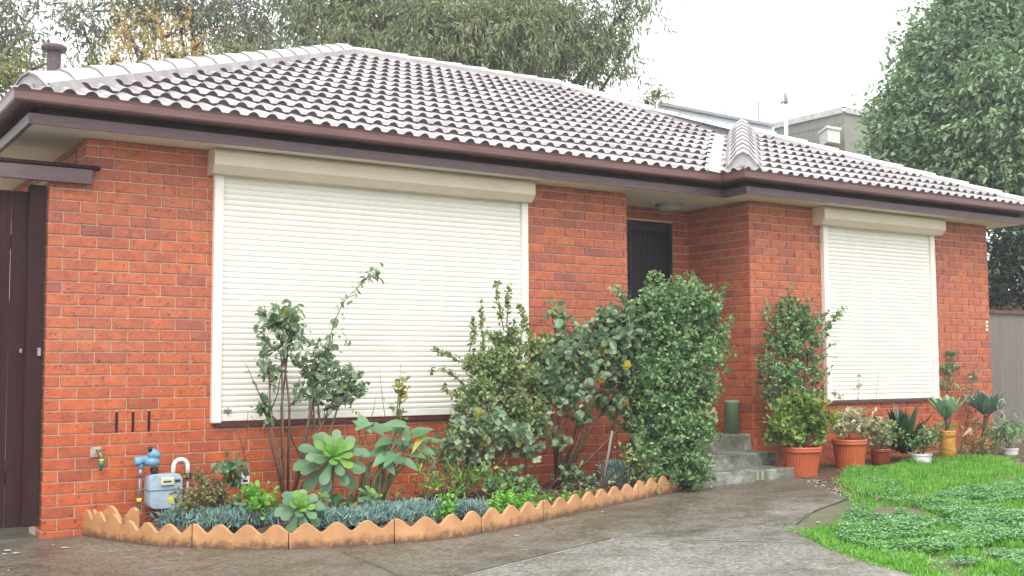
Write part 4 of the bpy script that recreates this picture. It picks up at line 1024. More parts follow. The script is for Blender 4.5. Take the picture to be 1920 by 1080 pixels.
b = MB(); b.tube([pY(814, 910, -.6), pY(812, 850, -.6)], .017, 7); o = obj('garden_stake', b, M['greypot'], org=tuple(pY(814, 910, -.6))); tag(o, 'short pale grey stake among weeds right of the arum leaves', 'stake')
b = MB(); b.box(3.05, 4.6, -.45, -.40, .16, .26, ch=.01); o = obj('timber_sleeper', b, plain('sleeper', (.10, .04, .03), .8, .4), org=(3.8, -.42, .18)); tag(o, 'dark reddish timber sleeper lying along the wall base', 'timber')
bush('tall_weed', 'scraggly mixed weeds at the wall between arum clump and rose bush', 'plant', [(830, 860, 30, 30, -.6, .8), (790, 850, 24, 30, -.6, .7), (850, 830, 26, 34, -.6, .8), (880, 870, 26, 30, -.7, .9)], bz(2.6, -.6), .032, .018, 6, 40, M['arum'], 'oval', .004, yellow=.08)
bush('herb_plant', 'mid green leafy groundcover behind the small rosettes', 'plant', [(640, 950, 24, 12, -1.0, 1.2), (600, 965, 18, 10, -1.2, 1.2), (720, 950, 20, 12, -1.0, 1), (470, 950, 22, 10, -.7, 1)], bz(1.5, -.95), .036, .028, 6, 40, M['arum'], 'round', .004, yellow=.08)
bush('geranium_plant', 'straggly green plant at the foot of the dense rose bush', 'plant', [(960, 900, 24, 24, -.9, .8), (990, 910, 24, 20, -.9, .8), (920, 900, 26, 26, -1.0, .9)], bz(3.0, -.95), .034, .026, 6, 36, M['jade2'], 'round', .005, yellow=.06)
bush('olive_bush', 'dry brown and olive tangle under the sleeper right end', 'bush', [(1150, 905, 20, 14, -.9, .8), (1100, 935, 24, 10, -1.0, .9), (1075, 915, 20, 10, -.8, .8)], bz(4.0, -.95), .028, .016, 6, 40, M['hebe'], 'oval', .004)
# plant tag
tg = thing('plant_tag', 'small white plastic tag with dark print hanging on the bare cane', 'tag', tuple(pY(460, 895, -.37)))
q = pY(460, 895, -.375); b = MB(); b.box(q[0]-.032, q[0]+.032, -.378, -.375, q[2]-.05, q[2]+.05, ch=.001); obj('tag_card', b, M['white'], tg)
b = MB(); b.poly([(q[0]-.022, -.3795, q[2]+.018), (q[0]+.002, -.3795, q[2]+.012), (q[0]+.018, -.3795, q[2]+.04), (q[0]-.008, -.3795, q[2]+.042)]); b.box(q[0]-.018, q[0]+.018, -.380, -.3785, q[2]-.035, q[2]-.018)
b.box(q[0]-.012, q[0]+.01, -.380, -.3785, q[2]-.012, q[2]+.006, 1); obj('print', b, [M['black'], plain('print_purple', (.45, .30, .45), .5)], tg)

# ------------------------------------------------------------------ pots and their plants
def pot(name, label, u0, u1, vt, vb, Yc, mat, taper=.78, ribs=False, rim=True, cat='plant pot', group=None, wall_=.012):
    a, c = pY(u0, vt, Yc), pY(u1, vt, Yc); s = depth((a+c)/2)/FPX; R_ = abs(u1-u0)*s/2
    um = (u0+u1)/2; cx = pY(um, vb, Yc); base = np.array([cx[0], Yc, cx[2]]); H = (vb-vt)*s*.97
    rt = thing(name, label, cat, tuple(base), group)
    b = MB(); rb = R_*taper
    if rim: pf = [(0, 0), (rb, 0), (R_*.95*(.3)+rb*.7, H*.3), (R_*.93, H*.82), (R_*.93, H*.83)]
    else: pf = [(0, 0), (rb, 0), (R_, H), (R_-wall_, H), (R_-wall_*1.4, H*.8), (0, H*.8)]
    n = 72 if ribs else 28
    b.lathe(base, pf, n, 0, ribs=1 if ribs else 0, ribd=.004, smooth=not ribs); obj('pot_body', b, mat, rt)
    if rim:
        b = MB(); b.lathe(base, [(R_*.94, H*.82), (R_*.99, H*.83), (R_, H*.87), (R_*.97, H*.90), (R_, H*.94), (R_, H), (R_-.018, H), (R_-.03, H*.86), (0, H*.86)], 40); obj('rim', b, mat, rt)
    b = MB(); b.lathe(base, [(R_-.03, H*.87), (R_*.5, H*.9), (0, H*.91)], 20); obj('potting_soil', b, M['soil'], rt)
    return base+np.array([0, 0, H*.9]), s, R_
P1, s_, _r1 = pot('plant_pot', 'large ribbed terracotta plastic pot nearest the steps', 1465, 1541, 836, 895, -.93, M['terracotta'], .74, True)
bush('potted_shrub', 'bright green round leaved bush growing in the large ribbed pot', 'shrub', [(1505, 770, 40, 34, -.93, 1.2), (1470, 790, 36, 32, -.9, 1), (1540, 790, 30, 30, -.93, 1.1), (1485, 815, 36, 22, -.93, .9), (1525, 815, 30, 20, -.93, .8), (1455, 815, 22, 20, -.85, .8)],
     P1, .048, .034, 9, 34, M['oak'], 'spat', .012, spread=.04)
P2, _, _ = pot('plant_pot', 'ribbed terracotta plastic pot behind and right of the largest one', 1561, 1627, 822, 880, -.78, M['terracotta'], .76, True)
bush('potted_shrub', 'cream variegated sparse plant in the second ribbed pot', 'shrub', [(1600, 790, 30, 18, -.78, 1.2), (1580, 800, 22, 16, -.78, 1.), (1620, 800, 22, 16, -.78, 1.2), (1650, 805, 22, 18, -.8, .7)],
     P2, .040, .030, 9, 50, M['varieg'], 'oval', .007, spread=.035, shoots=[dict(p=[(1605, 800), (1608, 750), (1612, 712)], Y=-.7, n=14, r=.004, w=.02), dict(p=[(1600, 790), (1580, 745), (1560, 740)], Y=-.7, n=8, r=.003, w=.012), dict(p=[(1640, 790), (1645, 720), (1648, 698)], Y=-.6, n=2, r=.002), dict(p=[(1575, 800), (1550, 775), (1535, 770)], Y=-.7, n=10, r=.003)])
P3, _, _ = pot('plant_pot', 'dark red glazed pot between ribbed pot and white pot', 1632, 1672, 840, 875, -.88, M['redglaze'], .8, False)
bush('potted_shrub', 'small dark plant with cream flecks in the red glazed pot', 'shrub', [(1655, 805, 24, 20, -.88, 1.3), (1668, 822, 20, 14, -.88, 1), (1640, 825, 18, 12, -.88, .8)], P3, .026, .018, 8, 50, M['jade'], 'oval', .006, yellow=.06)
def strap(name, label, c, n, L0, W0, mat, seed, tilt=55, cat='plant', stem=None, group=None, droop=.3):
    rt = thing(name, label, cat, tuple(stem if stem is not None else c)); mb = MB(); rg_ = np.random.default_rng(seed)
    for i in range(n):
        an = i*2.39996+rg_.uniform(-.2, .2); t = (i+.5)/n; el = math.radians(88-tilt*t**1.1+rg_.uniform(-5, 5)); h = np.array([math.cos(an), math.sin(an), 0])
        l = L0*rg_.uniform(.75, 1.1)*(.6+.4*t); w_ = W0*rg_.uniform(.8, 1.1); V = []; p = np.array(c, float); e = el; sd = np.array([-math.sin(an), math.cos(an), 0])
        for k in range(8):
            tt = k/7; ww = w_*(.55+.9*math.sin(math.pi*min(tt*.9+.05, 1)))*(1-tt**4)*.5
            d = h*math.cos(e)+np.array([0, 0, math.sin(e)]); nn = np.cross(d, sd)
            V += [p+sd*ww-nn*ww*.35, p, p-sd*ww-nn*ww*.35]; p = p+d*l/7; e -= droop*t*.35
        F = []
        for k in range(7): F += [(k*3, k*3+1, k*3+4, k*3+3), (k*3+1, k*3+2, k*3+5, k*3+4)]
        mb.add(V, F, 0, True)
    obj('foliage', mb, mat, rt)
    if stem is not None:
        b = MB(); b.tube([stem, (np.array(stem)+c)/2+(.01, 0, 0), c], [.022, .026, .03], 8); obj('stem', b, M['timber'], rt)
    return rt
strap('strap_plant', 'dark green strap leaved plant standing behind the red and white pots', pY(1695, 850, -.72), 50, .80, .060, M['dark'], 3, 66)
P4, _, _ = pot('plant_pot', 'small chipped white pot left of the tall ochre pot', 1708, 1748, 850, 870, -.98, M['white'], .85, False)
bush('potted_shrub', 'small green bush in the chipped white pot', 'shrub', [(1735, 825, 30, 18, -.95, 1.2), (1752, 815, 18, 20, -.9, .8), (1715, 832, 20, 12, -.95, .9)], P4, .028, .02, 8, 46, M['jade2'], 'oval', .006)
P5, _, _ = pot('plant_pot', 'tall cylindrical ochre glazed pot holding an agave', 1762, 1793, 806, 862, -.95, M['ochre'], .96, False)
strap('agave_plant', 'pale green agave rosette on a trunk in the tall ochre pot', pY(1775, 782, -.95), 26, .34, .095, M['agave'], 5, 44, stem=P5, droop=.05)
bush('potted_shrub', 'grassy weeds at the agave foot in the ochre pot', 'plant', [(1777, 800, 16, 6, -.95, 3)], P5, .03, .008, 6, 50, M['herb'], 'lance', .003)
P6, _, _ = pot('plant_pot', 'pale grey pot at the far right of the row', 1880, 1910, 840, 856, -1.1, M['greypot'], .85, False)
bush('potted_shrub', 'grey green bush in the pale grey pot at far right', 'shrub', [(1885, 812, 34, 26, -1.05, 1.1), (1905, 800, 24, 22, -1.0, 1), (1860, 815, 26, 20, -.9, .9)], P6, .028, .02, 8, 46, M['jade2'], 'oval', .006)
bb = gp(1850, 800)
strap('agave_plant', 'blue green agave against the right end of the wall', pY(1850, 778, -.62), 34, .40, .085, M['agaveb'], 8, 52, stem=bz(10.1, -.6), droop=.08)
bush('olive_bush', 'tangled dry and green undergrowth right of the ochre pot', 'bush', [(1825, 830, 36, 22, -.9, .9), (1855, 835, 30, 18, -.95, .8), (1815, 850, 30, 10, -1.0, .7), (1838, 790, 22, 22, -.7, .5)], bz(9.6, -.8), .034, .016, 7, 40, M['hebe'], 'oval', .006, yellow=.12)
bush('wall_creeper', 'thin green creeper against brick right of the small shutter', 'plant', [(1785, 665, 12, 8, -.36, 1.8), (1778, 695, 12, 12, -.36, 1.8), (1795, 685, 10, 8, -.36, 1.5), (1775, 725, 12, 10, -.36, 1)], pY(1778, 800, -.4), .05, .035, 3, 40, M['arum'], 'round', .004, yd=.25, spread=.03, ymax=YB-.02)
bush('olive_bush', 'grey green hanging leaves beside the blue agave', 'bush', [(1832, 740, 16, 30, -.5, .9), (1825, 700, 12, 16, -.4, .4)], bz(9.9, -.5), .034, .026, 6, 40, M['rose'], 'round', .006, ymax=YB-.02)
# stakes, dry leaf, brick
b = MB(); b.tube([pY(1458, 872, -.75), pY(1465, 835, -.7)], .012, 6); o = obj('garden_stake', b, M['palebark'], org=tuple(pY(1458, 872, -.75))); tag(o, 'short stick leaning between the steps and the largest pot', 'stake')
b = MB(); c_ = pY(1812, 812, -1.0); pts = []
rt = thing('dry_frond', 'curled tan dry frond right of the tall ochre pot', 'dry leaf', tuple(c_))
b.tube([c_+(-.08, 0, -.04), c_+(0, 0, .0), c_+(.06, 0, .03), c_+(.08, 0, .0), c_+(.03, -.02, -.02)], [.008, .02, .03, .022, .01], 7); obj('curl', b, plain('dry_tan', (.42, .26, .14), .7, .3, 12), rt)
b = MB(); c_ = pY(1880, 760, -.8); pts = [c_+np.array([.06*math.cos(a), .01*a, .07*math.sin(a)]) for a in np.linspace(0, 6.4, 14)]; b.tube(pts, .008, 6); pts = [c_+np.array([-.02+.03*math.sin(3*t), 0, -.07-.12*t]) for t in np.linspace(0, 1, 8)]; b.tube(pts, .012, 6)
o = obj('dry_stem_coil', b, plain('dry_white', (.52, .44, .36), .7, .3, 12), org=tuple(c_)); tag(o, 'coil of pale dry stem hanging beside the blue agave', 'dry stem')
b = MB(); b.box(*(lambda p: (p[0]-.06, p[0]+.06, -.5, -.4))(pY(1838, 720, -.45)), 1.05, 1.25, ch=.02)
# green cylinder on the landing
gc = thing('green_container', 'tall plain green cylindrical container standing on the top step', 'container', tuple(pY(1373, 812, -.12)))
cc = pY(1373, 812, -.12); R_ = 14*depth(cc)/FPX; H_ = 62*depth(cc)/FPX; cc = np.array([cc[0], -.12, .636])
b = MB(); b.lathe(cc, [(0, 0), (R_, 0), (R_, H_-.03), (R_*1.02, H_-.028), (R_*1.02, H_), (R_-.012, H_), (R_-.02, H_-.04), (0, H_-.05)], 32); obj('body', b, M['greenpot'], gc)
b = MB(); p = pY(1427, 893, -.99)
mkp = MB()
for du in (-6, 3):
    p = pY(1427+du, 891, -.985); mkp.box(p[0]-.015, p[0]+.015, -.9845, -.9805, .25, .33)
obj('paint_mark', mkp, plain('mark', (.36, .34, .22), .7), steps)

# ------------------------------------------------------------------ lawn
def pts_in(poly_px, n, seed=0):
    P = [pg(*q)[:2] for q in poly_px]; P = np.array(P); lo, hi = P.min(0), P.max(0); g = np.random.default_rng(seed)
    C_ = g.uniform(lo, hi, (n*6, 2)); x, y = C_[:, 0], C_[:, 1]; ins = np.zeros(len(C_), bool); j = len(P)-1
    for i in range(len(P)):
        xi, yi, xj, yj = *P[i], *P[j]
        c = ((yi > y) != (yj > y)) & (x < (xj-xi)*(y-yi)/(yj-yi+1e-12)+xi); ins ^= c; j = i
    return C_[ins][:n]
def vnoise(x, y, s, seed):
    g = np.random.default_rng(seed); T_ = g.uniform(size=(64, 64)); X = x*s % 63; Y = y*s % 63; i = X.astype(int); j = Y.astype(int); fx_, fy_ = X-i, Y-j
    fx_ = fx_*fx_*(3-2*fx_); fy_ = fy_*fy_*(3-2*fy_)
    return T_[i, j]*(1-fx_)*(1-fy_)+T_[i+1, j]*fx_*(1-fy_)+T_[i, j+1]*(1-fx_)*fy_+T_[i+1, j+1]*fx_*fy_
M['grass'] = leafmat('grass_blade', [(.07, .17, .025), (.12, .34, .04), (.19, .45, .06), (.38, .50, .16)], .45, .3, .4, patch=.5)
M['clover'] = leafmat('clover_leaf', [(.05, .16, .04), (.11, .29, .08), (.20, .41, .15), (.36, .56, .29)], .35, .2, .6, patch=.4)
def blades(poly, n, h, seed, thr=.35, w_=.0085):
    C_ = pts_in(poly, n, seed); k = vnoise(C_[:, 0]+3, C_[:, 1]+40, 2.3, seed)*.6+vnoise(C_[:, 0]+3, C_[:, 1]+40, 7, seed+1)*.4 > thr; C_ = C_[k]; n = len(C_)
    B_ = np.c_[C_, gz(C_[:, 0])]; D = unit(rng.normal(size=(n, 3))*.6+np.array([0, 0, 1.])); s_ = unit(np.cross(D, rng.normal(size=(n, 3)))); L_ = (h*rng.uniform(.5, 1.2, n)*(.6+.8*vnoise(C_[:, 0]+3, C_[:, 1]+40, 3, 9)))[:, None]
    b2 = D+rng.normal(size=(n, 3))*.25; V = np.stack([B_-s_*w_*.5, B_+s_*w_*.5, B_+D*L_*.6+s_*w_*.4, B_+D*L_*.55+b2*L_*.45, B_+D*L_*.6-s_*w_*.4], 1).reshape(-1, 3)
    kk = np.arange(n)[:, None]*5; return V, kk+np.array([[0, 1, 2, 3, 4]])
LG1 = [(1575, 893), (1600, 880), (1680, 880), (1700, 868), (1800, 862), (1890, 868), (1900, 885), (1850, 905), (1780, 915), (1720, 935), (1660, 940), (1610, 930), (1585, 912)]
LG2 = [(1498, 1000), (1560, 990), (1585, 968), (1625, 955), (1680, 962), (1730, 982), (1775, 988), (1790, 978), (1740, 960), (1700, 948), (1760, 934), (1850, 912), (1960, 890), (2080, 900), (2100, 1200), (1900, 1180), (1700, 1073), (1560, 1032), (1505, 1005)]
mb = MB()
V, F = blades(LG1, 26000, .062, 1, .36); mb.add(V, F)
V, F = blades(LG2, 52000, .050, 2, .45); mb.add(V, F)
V, F = blades([(1500, 1000), (1590, 985), (1700, 990), (1800, 900), (2000, 860), (2100, 1200), (1700, 1073)], 16000, .020, 12, .2); mb.add(V, F)
V, F = blades([(1600, 950), (1590, 935), (1900, 850), (2000, 860), (2000, 900), (1800, 930)], 12000, .022, 3, .5); mb.add(V, F)
V, F = blades([(1560, 905), (1590, 875), (1700, 862), (1900, 850), (1960, 900), (1760, 950), (1600, 950)], 14000, .035, 6, .50); mb.add(V, F)
V, F = blades([(1460, 985), (1500, 1010), (1600, 1050), (1760, 1095), (1700, 1040), (1560, 1010)], 5000, .02, 5, .3); mb.add(V, F)
o = obj('grass', mb, M['grass']); tag(o, 'bright green grass growing in patches right of the driveway', 'grass', kind='stuff')
def clover(poly, n, seed, thr, r=.013):
    C_ = pts_in(poly, n, seed); k = vnoise(C_[:, 0]+3, C_[:, 1]+40, 1.7, seed)*.6+vnoise(C_[:, 0]+3, C_[:, 1]+40, 5, seed+1)*.4 > thr; C_ = C_[k]; n = len(C_)
    hh = .02+.045*vnoise(C_[:, 0]+3, C_[:, 1]+40, 4, 4)
    V = []; F = []; B_ = np.c_[C_, gz(C_[:, 0])+hh*rng.uniform(.5, 1.1, n)]
    mb = MB()
    for a in range(3):
        an = a*2.094+rng.uniform(0, 6.28, n); D = np.c_[np.cos(an), np.sin(an), rng.uniform(-.2, .5, n)]
        V, F = leafverts(B_, D, np.c_[rng.normal(size=(n, 2))*.35, np.ones(n)], r*rng.uniform(.7, 1.5, n), r*rng.uniform(.8, 1.3, n), .1, 'round', .05); mb.add(V, F)
    return mb
LC = [(1575, 985), (1600, 962), (1640, 956), (1690, 965), (1730, 982), (1775, 988), (1790, 978), (1735, 958), (1705, 948), (1770, 930), (1860, 912), (2000, 900), (2080, 920), (2100, 1160), (1900, 1140), (1740, 1070), (1640, 1038), (1570, 1018)]
o = obj('clover', clover(LC, 34000, 7, .34), M['clover']); tag(o, 'pale green clover and weeds spreading through the lawn', 'clover', kind='stuff')
o = obj('clover', clover([(1575, 893), (1600, 880), (1660, 895), (1720, 935), (1680, 950), (1610, 930)], 1500, 8, .45), M['clover']); tag(o, 'small clover patch at the lawn corner near the pots', 'clover', kind='stuff')
# litter: fallen leaves and chips
mb = MB()
def scatter(poly, n, L0, seed, mi=0, dz=.008):
    C_ = pts_in(poly, n, seed); n = len(C_); D = np.c_[rng.normal(size=(n, 2)), rng.uniform(-.05, .15, n)]
    V, F = leafverts(np.c_[C_, gz(C_[:, 0])+dz], D, np.c_[rng.normal(size=(n, 2))*.3, np.ones(n)], L0*rng.uniform(.5, 1.3, n), L0*.6*rng.uniform(.5, 1.2, n), .12, 'oval', .0); mb.add(V, F, mi)
scatter([(1500, 893), (1560, 870), (1700, 880), (1640, 930), (1592, 938)], 700, .028, 21)
scatter([(200, 1000), (400, 1010), (800, 1000), (1250, 915), (1300, 900), (1000, 905), (500, 925), (240, 965)], 1500, .04, 22, dz=.075)
scatter([(1700, 880), (1760, 850), (1950, 850), (1950, 870)], 250, .035, 23)
scatter([(1300, 930), (1250, 935), (1330, 905), (1400, 930)], 30, .02, 24)
o = obj('leaf_litter', mb, M['dryleaf']); tag(o, 'brown fallen leaves strewn over the garden soil', 'leaf litter', kind='stuff')
mb = MB()
scatter([(1500, 900), (1570, 905), (1600, 935), (1560, 930)], 260, .02, 31, dz=.010)
scatter([(0, 1010), (1300, 925), (1560, 950), (1480, 1010), (1500, 1100), (0, 1100)], 60, .022, 32, dz=.010)
for (u, v, r_) in ((15, 1035, .035), (30, 1040, .03), (8, 1042, .02), (120, 1030, .032), (66, 1004, .02), (968, 1007, .018), (1535, 982, .02), (1540, 865, .02)):
    p = pg(u, v); mb.add([(p[0]+r_*math.cos(a)*rnd.uniform(.6, 1.2), p[1]+r_*math.sin(a)*rnd.uniform(.6, 1.2), gz(p[0])+.012) for a in np.linspace(0, 5.4, 7)], [list(range(7))])
o = obj('pale_chips', mb, plain('pale_chip', (.55, .50, .42), .7, .3, 30)); tag(o, 'pale petals and chips scattered on the wet concrete', 'debris', kind='stuff')
p = pg(1650, 942); b = MB(); b.add(*leafverts(np.array([[p[0]-.04, p[1], gz(p[0])+.03]]), np.array([[1., .3, .1]]), np.array([[0, -.4, 1.]]), np.array([.09]), np.array([.06]), .3, 'oval', .1))
o = obj('fallen_leaf', b, plain('brown_leaf', (.25, .10, .05), .6), org=(p[0], p[1], float(gz(p[0])))); tag(o, 'single large brown fallen leaf at the lawn edge', 'leaf')

# ------------------------------------------------------------------ right side fences
fn = thing('sheet_fence', 'grey brown metal sheet fence beyond the right end of the house', 'fence', (13, .9, .3))
b = MB(); x = 10.85
z1_ = 2.06
b.box(x, 17, .9, .92, .3, z1_)
obj('sheet_panel', b, M['tin'], fn)
b = MB(); b.box(10.85, 17, .86, .95, z1_+.002, z1_+.05); obj('top_rail', b, M['timber'], fn)
tf = thing('paling_fence', 'weathered brown paling fence behind the sheet fence', 'fence', (14, 3.2, .3))
b = MB(); x = 10.9
while x < 20: b.box(x, x+.14, 3.2, 3.22, .3, 2.66+rnd.uniform(-.02, .02)); x += .145
obj('palings', b, M['timber'], tf)
b = MB(); b.box(10.9, 20, 3.17, 3.199, 2.2, 2.3); obj('rail', b, M['timber'], tf)

# ------------------------------------------------------------------ background building
D0 = 34.
def bp(u, v, d): return pd(u, v, d)
cB = bp(1582, 208, D0); lB = pZ(1440, 241, cB[2]); rB = pZ(1650, 222, cB[2])
blg = thing('block_building', 'grey concrete block building with flat roof behind the tiled roof', 'building', (cB[0], cB[1], .3))
def wallq(mb, a, c, za, zb, mi=0): mb.poly([(a[0], a[1], zb), (c[0], c[1], zb), (c[0], c[1], za), (a[0], a[1], za)], mi)
zt = cB[2]
# box footprint: corner, left arm, right arm
dl_ = np.array([lB[0]-cB[0], lB[1]-cB[1]]); drr = np.array([rB[0]-cB[0], rB[1]-cB[1]])
kx = [cB[:2], cB[:2]+dl_, cB[:2]+dl_+drr, cB[:2]+drr]
b = MB()
for i in range(4): wallq(b, kx[i], kx[(i+1) % 4], 0, zt)
b.poly([(*k, zt-.01) for k in kx]); bw_ = obj('wall', b, M['blockwall'], blg)
# block joints as thin grooves
b = MB(); nl = np.array([dl_[1], -dl_[0]]); nl = nl/np.linalg.norm(nl); 
if nl @ (CAM[:2]-cB[:2]) < 0: nl = -nl
for i in range(12):
    z = zt-.35-i*.55; a = cB[:2]+nl*.012; c = cB[:2]+dl_+nl*.012; wallq(b, a, c, z-.02, z)
    for j in range(9):
        t0 = (j+.5*(i % 2))/9.; 
        if t0 < 1: a2 = cB[:2]+dl_*t0+nl*.012; c2 = cB[:2]+dl_*(t0+.0035)+nl*.012; wallq(b, a2, c2, z, z+.55)
obj('block_joints', b, plain('joint_grey', (.15, .155, .13), .9), bw_)
b = MB()
for i in range(4):
    a, c = kx[i], kx[(i+1) % 4]; d = (c-a)/np.linalg.norm(c-a); nn = np.array([d[1], -d[0]]); m0 = sum(kx)/4
    if nn @ (a-m0) < 0: nn = -nn
    b.poly([(*(a+nn*.06), zt+.12), (*(c+nn*.06), zt+.12), (*(c+nn*.06), zt-.06), (*(a+nn*.06), zt-.06)]); b.poly([(*(a+nn*.06), zt+.12), (*(c+nn*.06), zt+.12), (*(c-nn*.1), zt+.12), (*(a-nn*.1), zt+.12)])
obj('parapet_capping', b, plain('capping', (.5, .5, .47), .6), blg)
ac = thing('air_conditioner', 'pale box air conditioner on the block building wall', 'air conditioner', tuple(bp(1560, 262, D0)))
A0 = bp(1580, 262, D0-.6); A1 = bp(1537, 266, D0+1.9)
b = MB(); dv = A1[:2]-A0[:2]; dv = dv/np.linalg.norm(dv); pv = nl; Lc = 1.25
hz_ = 36*D0/FPX/2; cen = bp(1556, 260, D0-.3)
def obox(mb, c, d1, d2, l1, l2, z0, z1, mi=0):
    k = [c[:2]+d1*a*l1/2+d2*e*l2/2 for a, e in ((-1, -1), (1, -1), (1, 1), (-1, 1))]
    V = [(*p, z) for z in (z0, z1) for p in k]; mb.add(V, [(0, 1, 5, 4), (1, 2, 6, 5), (2, 3, 7, 6), (3, 0, 4, 7), (4, 5, 6, 7), (3, 2, 1, 0)], mi)
obox(b, cen, dv, pv, .85, .55, cen[2]-.2, cen[2]+.18); obj('cabinet', b, M['acwhite'], ac)
b = MB(); obox(b, cen, dv, pv, .95, .65, cen[2]+.182, cen[2]+.26); obj('lid', b, M['acwhite'], ac)
b = MB(); obox(b, cen, dv, pv, .2, .3, cen[2]-.42, cen[2]-.202); obj('bracket', b, M['greyroof'], ac)
rv = thing('roof_vent', 'low grey roof vent on the block building', 'vent', tuple(bp(1617, 207, D0+3)))
b = MB(); b.lathe(tuple(bp(1617, 209, D0+3)-np.array([0, 0, .25])), [(.1, 0), (.1, .22), (.20, .24), (.16, .30), (0, .33)], 16); obj('cowl', b, M['greyroof'], rv)
# long white roofed shed
sh_ = thing('white_shed', 'long low building with white sheet wall behind the ridge', 'building', tuple(bp(1350, 260, 38)))
a = bp(1236, 196, 30); c = pZ(1452, 238, a[2])
b = MB(); b.poly([a, c, (c[0], c[1], 0), (a[0], a[1], 0)]); a2 = a+np.array([4, 5, 0]); c2 = c+np.array([4, 5, 0]); b.poly([a2, c2, c, a]); b.poly([a, (a[0], a[1], 0), (a2[0], a2[1], 0), a2]); obj('sheet_wall', b, M['whiteroof'], sh_)
b = MB(); up_ = np.array([0, 0, .05]); dd = np.array([-.1, -.1, 0]); b.poly([a+up_+dd, c+up_+dd, c-up_*.6+dd, a-up_*.6+dd]); b.poly([a+up_+dd, c+up_+dd, c2+up_, a2+up_]); obj('roof_edge', b, M['greyroof'], sh_)
def mast(name, label, u, v0, v1, d, r, mat, grp=None, head=False, Z0=None):
    p0, p1 = bp(u, v0, d), bp(u, v1, d); b = MB(); b.tube([p0-np.array([0, 0, 1.5]), p1], r, 8)
    rt = thing(name, label, 'pole', tuple(p0), grp); obj('pole', b, mat, rt)
    if head:
        b = MB(); b.tube([p1-np.array([0, 0, .25]), p1+np.array([0, 0, .05])], r*1.05, 8); b.tube([p1-np.array([.02, 0, .15]), p1-np.array([.18, 0, .25])], r*.7, 6); obj('head', b, M['greyroof'], rt)
mast('antenna_pole', 'tall white pole with grey head left of the block building', 1473, 262, 178, 32, .055, M['white'], head=True)
mast('antenna_pole', 'thin dark antenna pole left of the tall white pole', 1422, 232, 190, 36, .035, M['greyroof'])
mast('antenna_pole', 'short dark stub on the white shed roof', 1361, 222, 207, 36, .03, M['greyroof'])
mast('antenna_pole', 'short white vent stub between the dark poles', 1392, 232, 216, 34, .07, M['white'])
b = MB(); b.tube([bp(1180, 170, 40), bp(1300, 190, 40), bp(1460, 222, 40), bp(1700, 262, 42)], .012, 4); o = obj('overhead_wire', b, M['steel'], org=tuple(bp(1300, 190, 40))); tag(o, 'thin overhead wire running behind the ridge', 'wire', 'overhead wires')
b = MB(); b.tube([bp(1180, 188, 40), bp(1300, 206, 40), bp(1460, 234, 40)], .012, 4); o = obj('overhead_wire', b, M['steel'], org=tuple(bp(1300, 200, 40))); tag(o, 'lower thin overhead wire above the white shed', 'wire', 'overhead wires')

# ------------------------------------------------------------------ trees
M['euc'] = leafmat('gum_leaf', [(.07, .095, .05), (.14, .18, .085), (.24, .28, .13), (.40, .39, .20)], .5, .2, .5, patch=1.6)
M['euc2'] = leafmat('far_gum_leaf', [(.09, .105, .07), (.17, .19, .12), (.28, .29, .17)], .5, .2, .5, patch=1.6)
M['autumn'] = leafmat('autumn_leaf', [(.22, .24, .07), (.38, .33, .11), (.50, .36, .13), (.44, .20, .09)], .5, .35, patch=1.2)
M['bigtree'] = leafmat('broad_tree_leaf', [(.055, .115, .055), (.13, .225, .11), (.22, .33, .16), (.38, .45, .23)], .35, .2, .6, patch=1.5)
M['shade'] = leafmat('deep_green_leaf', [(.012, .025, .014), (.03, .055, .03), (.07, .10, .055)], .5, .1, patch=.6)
M['yg'] = leafmat('yellow_green_leaf', [(0.091, 0.117, 0.026), (0.195, 0.221, 0.052), (0.312, 0.286, 0.091)], .5, .3, patch=1.2)
TD = 1.9
